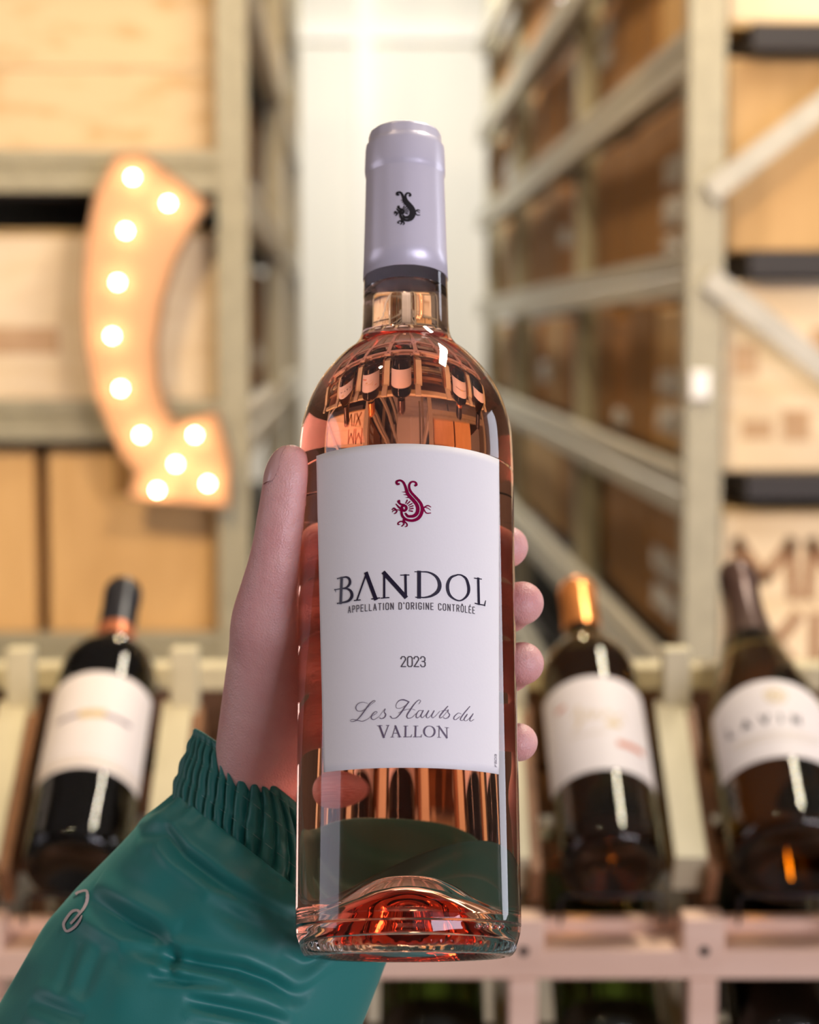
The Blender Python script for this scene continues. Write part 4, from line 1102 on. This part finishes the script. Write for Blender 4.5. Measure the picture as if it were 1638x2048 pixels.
# hem turned inwards at the opening
nth = 520; last = [CV[80 * nth + i] for i in range(nth)]
C1 = np.array(cuff_rings[-1][1]); Wd = np.array((.61, 0, .79)) * .0
for q_ in range(1, 9):
    a = q_ / 8 * math.pi
    for i in range(nth):
        rad = last[i] - C1
        n_ = rad / np.linalg.norm(rad)
        if q_ <= 6: CV.append(last[i] - n_ * .0011 * (1 - math.cos(a * 8 / 6)) + np.array((.35, 0, .94)) * .0011 * math.sin(a * 8 / 6))
        else: CV.append(last[i] - n_ * (.0022 + .0008 * (q_ - 6)) - np.array((.05, 0, 1)) * .007 * (q_ - 6))
    j = 80 + q_ - 1
    CFc += [(j * nth + i, j * nth + (i + 1) % nth, (j + 1) * nth + (i + 1) % nth, (j + 1) * nth + i) for i in range(nth)]
CV = clear_bottle(CV, .0010)

sl_rings = [(0.00, (-.0520, .0620, .0347), Uv * .0463, (0, .0345, 0)),
            (0.04, (-.0515, .0630, .0350), Uv * .0475, (0, .0385, 0)),
            (0.09, (-.0520, .0645, .0310), np.array((.84, 0, -.54)) * .0520, (0, .0430, 0)),
            (0.16, (-.0580, .0660, .0250), np.array((.84, 0, -.54)) * .0530, (0, .0470, 0)),
            (0.30, (-.0698, .0680, .0095), np.array((.86, 0, -.50)) * .0572, (0, .0500, 0)),
            (0.45, (-.0790, .0680, -.0060), np.array((.91, 0, -.41)) * .0620, (0, .0530, 0)),
            (0.62, (-.0965, .0660, -.0350), np.array((.92, 0, -.38)) * .0590, (0, .0570, 0)),
            (0.80, (-.1230, .0620, -.1000), np.array((.92, 0, -.38)) * .0660, (0, .0620, 0)),
            (1.00, (-.1700, .0500, -.2000), np.array((.92, 0, -.38)) * .0700, (0, .0660, 0))]
def seg_d(px_, a, b_):
    ax, ay = a; bx_, by_ = b_; dx, dy = bx_ - ax, by_ - ay; h = max(0, min(1, ((px_[0] - ax) * dx + (px_[1] - ay) * dy) / (dx * dx + dy * dy)))
    return math.hypot(px_[0] - ax - h * dx, px_[1] - ay - h * dy)
def to_px(p):
    q_ = BM @ Vector(p) - EYE; z = q_.dot(CF); return (819 + q_.dot(CR) / z * FPX, 1024 - q_.dot(CU) / z * FPX)
# fold lines of the puffed sleeve: (start, end, depth in mm, width in photo px)
FOLDS = [([(165, 1790), (230, 1830), (290, 1862), (338, 1894)], 4.2, 19), ([(245, 1893), (330, 1912), (410, 1930), (480, 1942), (540, 1965), (605, 2008)], 3.4, 14), ([(300, 1952), (380, 1962), (465, 1972)], 1.9, 10),
         ([(370, 2000), (460, 2018), (570, 2042)], 2.6, 13), ([(268, 1668), (325, 1662), (362, 1708), (440, 1766), (595, 1852)], 2.4, 13), ([(420, 1792), (480, 1832), (570, 1872)], 1.6, 22),
         ([(152, 1880), (122, 1995)], .6, 10), ([(200, 1885), (160, 2005)], .7, 12), ([(345, 1885), (338, 1955)], 1.6, 11), ([(560, 1905), (640, 1945), (690, 1990)], 1.6, 16), ([(60, 2000), (170, 2040)], 1.6, 14)]
def fold_d(q_, poly, dp, wd):
    best, sb = 1e9, 0; n_ = len(poly) - 1
    for i_ in range(n_):
        (ax, ay), (bx_, by_) = poly[i_], poly[i_ + 1]; dx, dy = bx_ - ax, by_ - ay
        h = max(0, min(1, ((q_[0] - ax) * dx + (q_[1] - ay) * dy) / (dx * dx + dy * dy))); e = math.hypot(q_[0] - ax - h * dx, q_[1] - ay - h * dy)
        if e < best: best, sb = e, (i_ + h) / n_
    if best > wd * 5: return 0
    tp = math.sin(math.pi * max(0, min(1, sb))) ** .6
    return dp * tp * (-math.exp(-(best / wd) ** 2) + .55 * math.exp(-((best - 2.1 * wd) / (1.2 * wd)) ** 2))
PUFF = [((400, 1830), 62, 3.2), ((490, 1880), 60, 2.2), ((300, 1740), 50, 2.4), ((560, 2010), 60, 2.2), ((250, 1975), 50, 2.0), ((640, 1940), 40, 1.5)]
def sl_d(t, a, p):
    if t > .86: return .0015 * nz(p[0] * 30, p[1] * 30, p[2] * 30)
    d = .0034 * nz(p[0] * 15, p[1] * 15, p[2] * 15 + 3) + .0007 * nz(p[0] * 70, p[1] * 70, p[2] * 60)
    if t < .14: d += .0012 * math.sin(a * 23 + 2.2 * nz(math.cos(a) * 2, math.sin(a) * 2, 4.0)) * (1 - t / .14)
    fr = -math.sin(a)
    if fr > -.25:
        q_ = to_px(p); k = min(1, (fr + .25) / .5)
        for poly, dp, wd in FOLDS: d += k * .00115 * fold_d(q_, poly, dp, wd)
        for c_, wd, dp in PUFF:
            e = math.hypot(q_[0] - c_[0], q_[1] - c_[1])
            if e < wd * 2.6: d += k * dp * .001 * math.exp(-(e / wd) ** 2)
    return d
SV, SF = ring_tube(sl_rings, 230, 300, sl_d)
def sstep(x, a, b_): x = max(0, min(1, (x - a) / (b_ - a))); return x * x * (3 - 2 * x)
for j in range(231):                       # the slack cloth billows upwards on the far side of the bottle
    t = j / 230
    wt = sstep(t, .03, .12) * (1 - sstep(t, .22, .46))
    for i in range(300):
        wa = sstep(math.cos(2 * math.pi * i / 300 - .25), .35, .95)
        SV[j * 300 + i] = SV[j * 300 + i] + np.array((.026, .006, .050)) * wt * wa
SV = clear_bottle(SV, .0012)
SF.append(tuple(230 * 300 + i for i in range(300)))
sleeve = mesh_obj('jacket_sleeve', SV, SF, M['nylon'], hand, True)
cuff = mesh_obj('elastic_cuff', CV, CFc, M['nylon_cuff'], sleeve, True)
cuff['label'] = 'gathered elastic cuff in a deeper green'
# dashed stitching along the elastic rows
st = MB(); nthc = 520
for r_ in (.30, .62, .93):
    j = int(r_ * 80)
    for i in range(0, nthc, 10):
        pts = []
        for k in range(0, 7, 2):
            p = np.array(CV[j * nthc + (i + k) % nthc]); c0 = np.array(cuff_rings[1][1]); n_ = p - c0; n_[2] = 0; n_ /= np.linalg.norm(n_)
            pts.append(tuple(p + n_ * .00018))
        st.tube(pts, .00008, 4)
st.build('stitching', M['thread'], cuff, kind='stuff')
# grey embroidered scroll on the sleeve
sbvh = BVHTree.FromPolygons([tuple(p) for p in SV], [tuple(q_) for q_ in SF[:-1]])
def on_sleeve(u, v):
    d = ray_l(u * 1e4, v * 1e4); h_ = sbvh.ray_cast(EYE_L, d)
    if h_[0] is None:
        h2 = sbvh.find_nearest(EYE_L + d * .73); return h2[0] + h2[1] * .0004 * (1 if h2[1].dot(d) < 0 else -1)
    n_ = h_[1] if h_[1].dot(d) < 0 else -h_[1]
    return h_[0] + n_ * .00045
EM = [([(1095, 205), (1130, 182), (1240, 165), (1246, 290), (1200, 410), (1130, 500), (1080, 560), (1022, 622)], [40, 34, 36, 46, 40, 36, 34, 34], True),
      ([(1140, 462), (1100, 440), (1030, 462), (952, 560), (915, 645), (958, 735), (1062, 682), (1140, 590), (1172, 520)], [36, 38, 38, 40, 38, 36, 40, 34, 20], True)]
es = [([(((x / 7.11)) * 1e-4, ((1760 + y / 7.11)) * 1e-4) for x, y in pts], [w_ / 7.11 * 1e-4 for w_ in ws], sm) for pts, ws, sm in EM]
ribbons(es, on_sleeve, 'embroidered_scroll', M['embro'], sleeve, .0003)
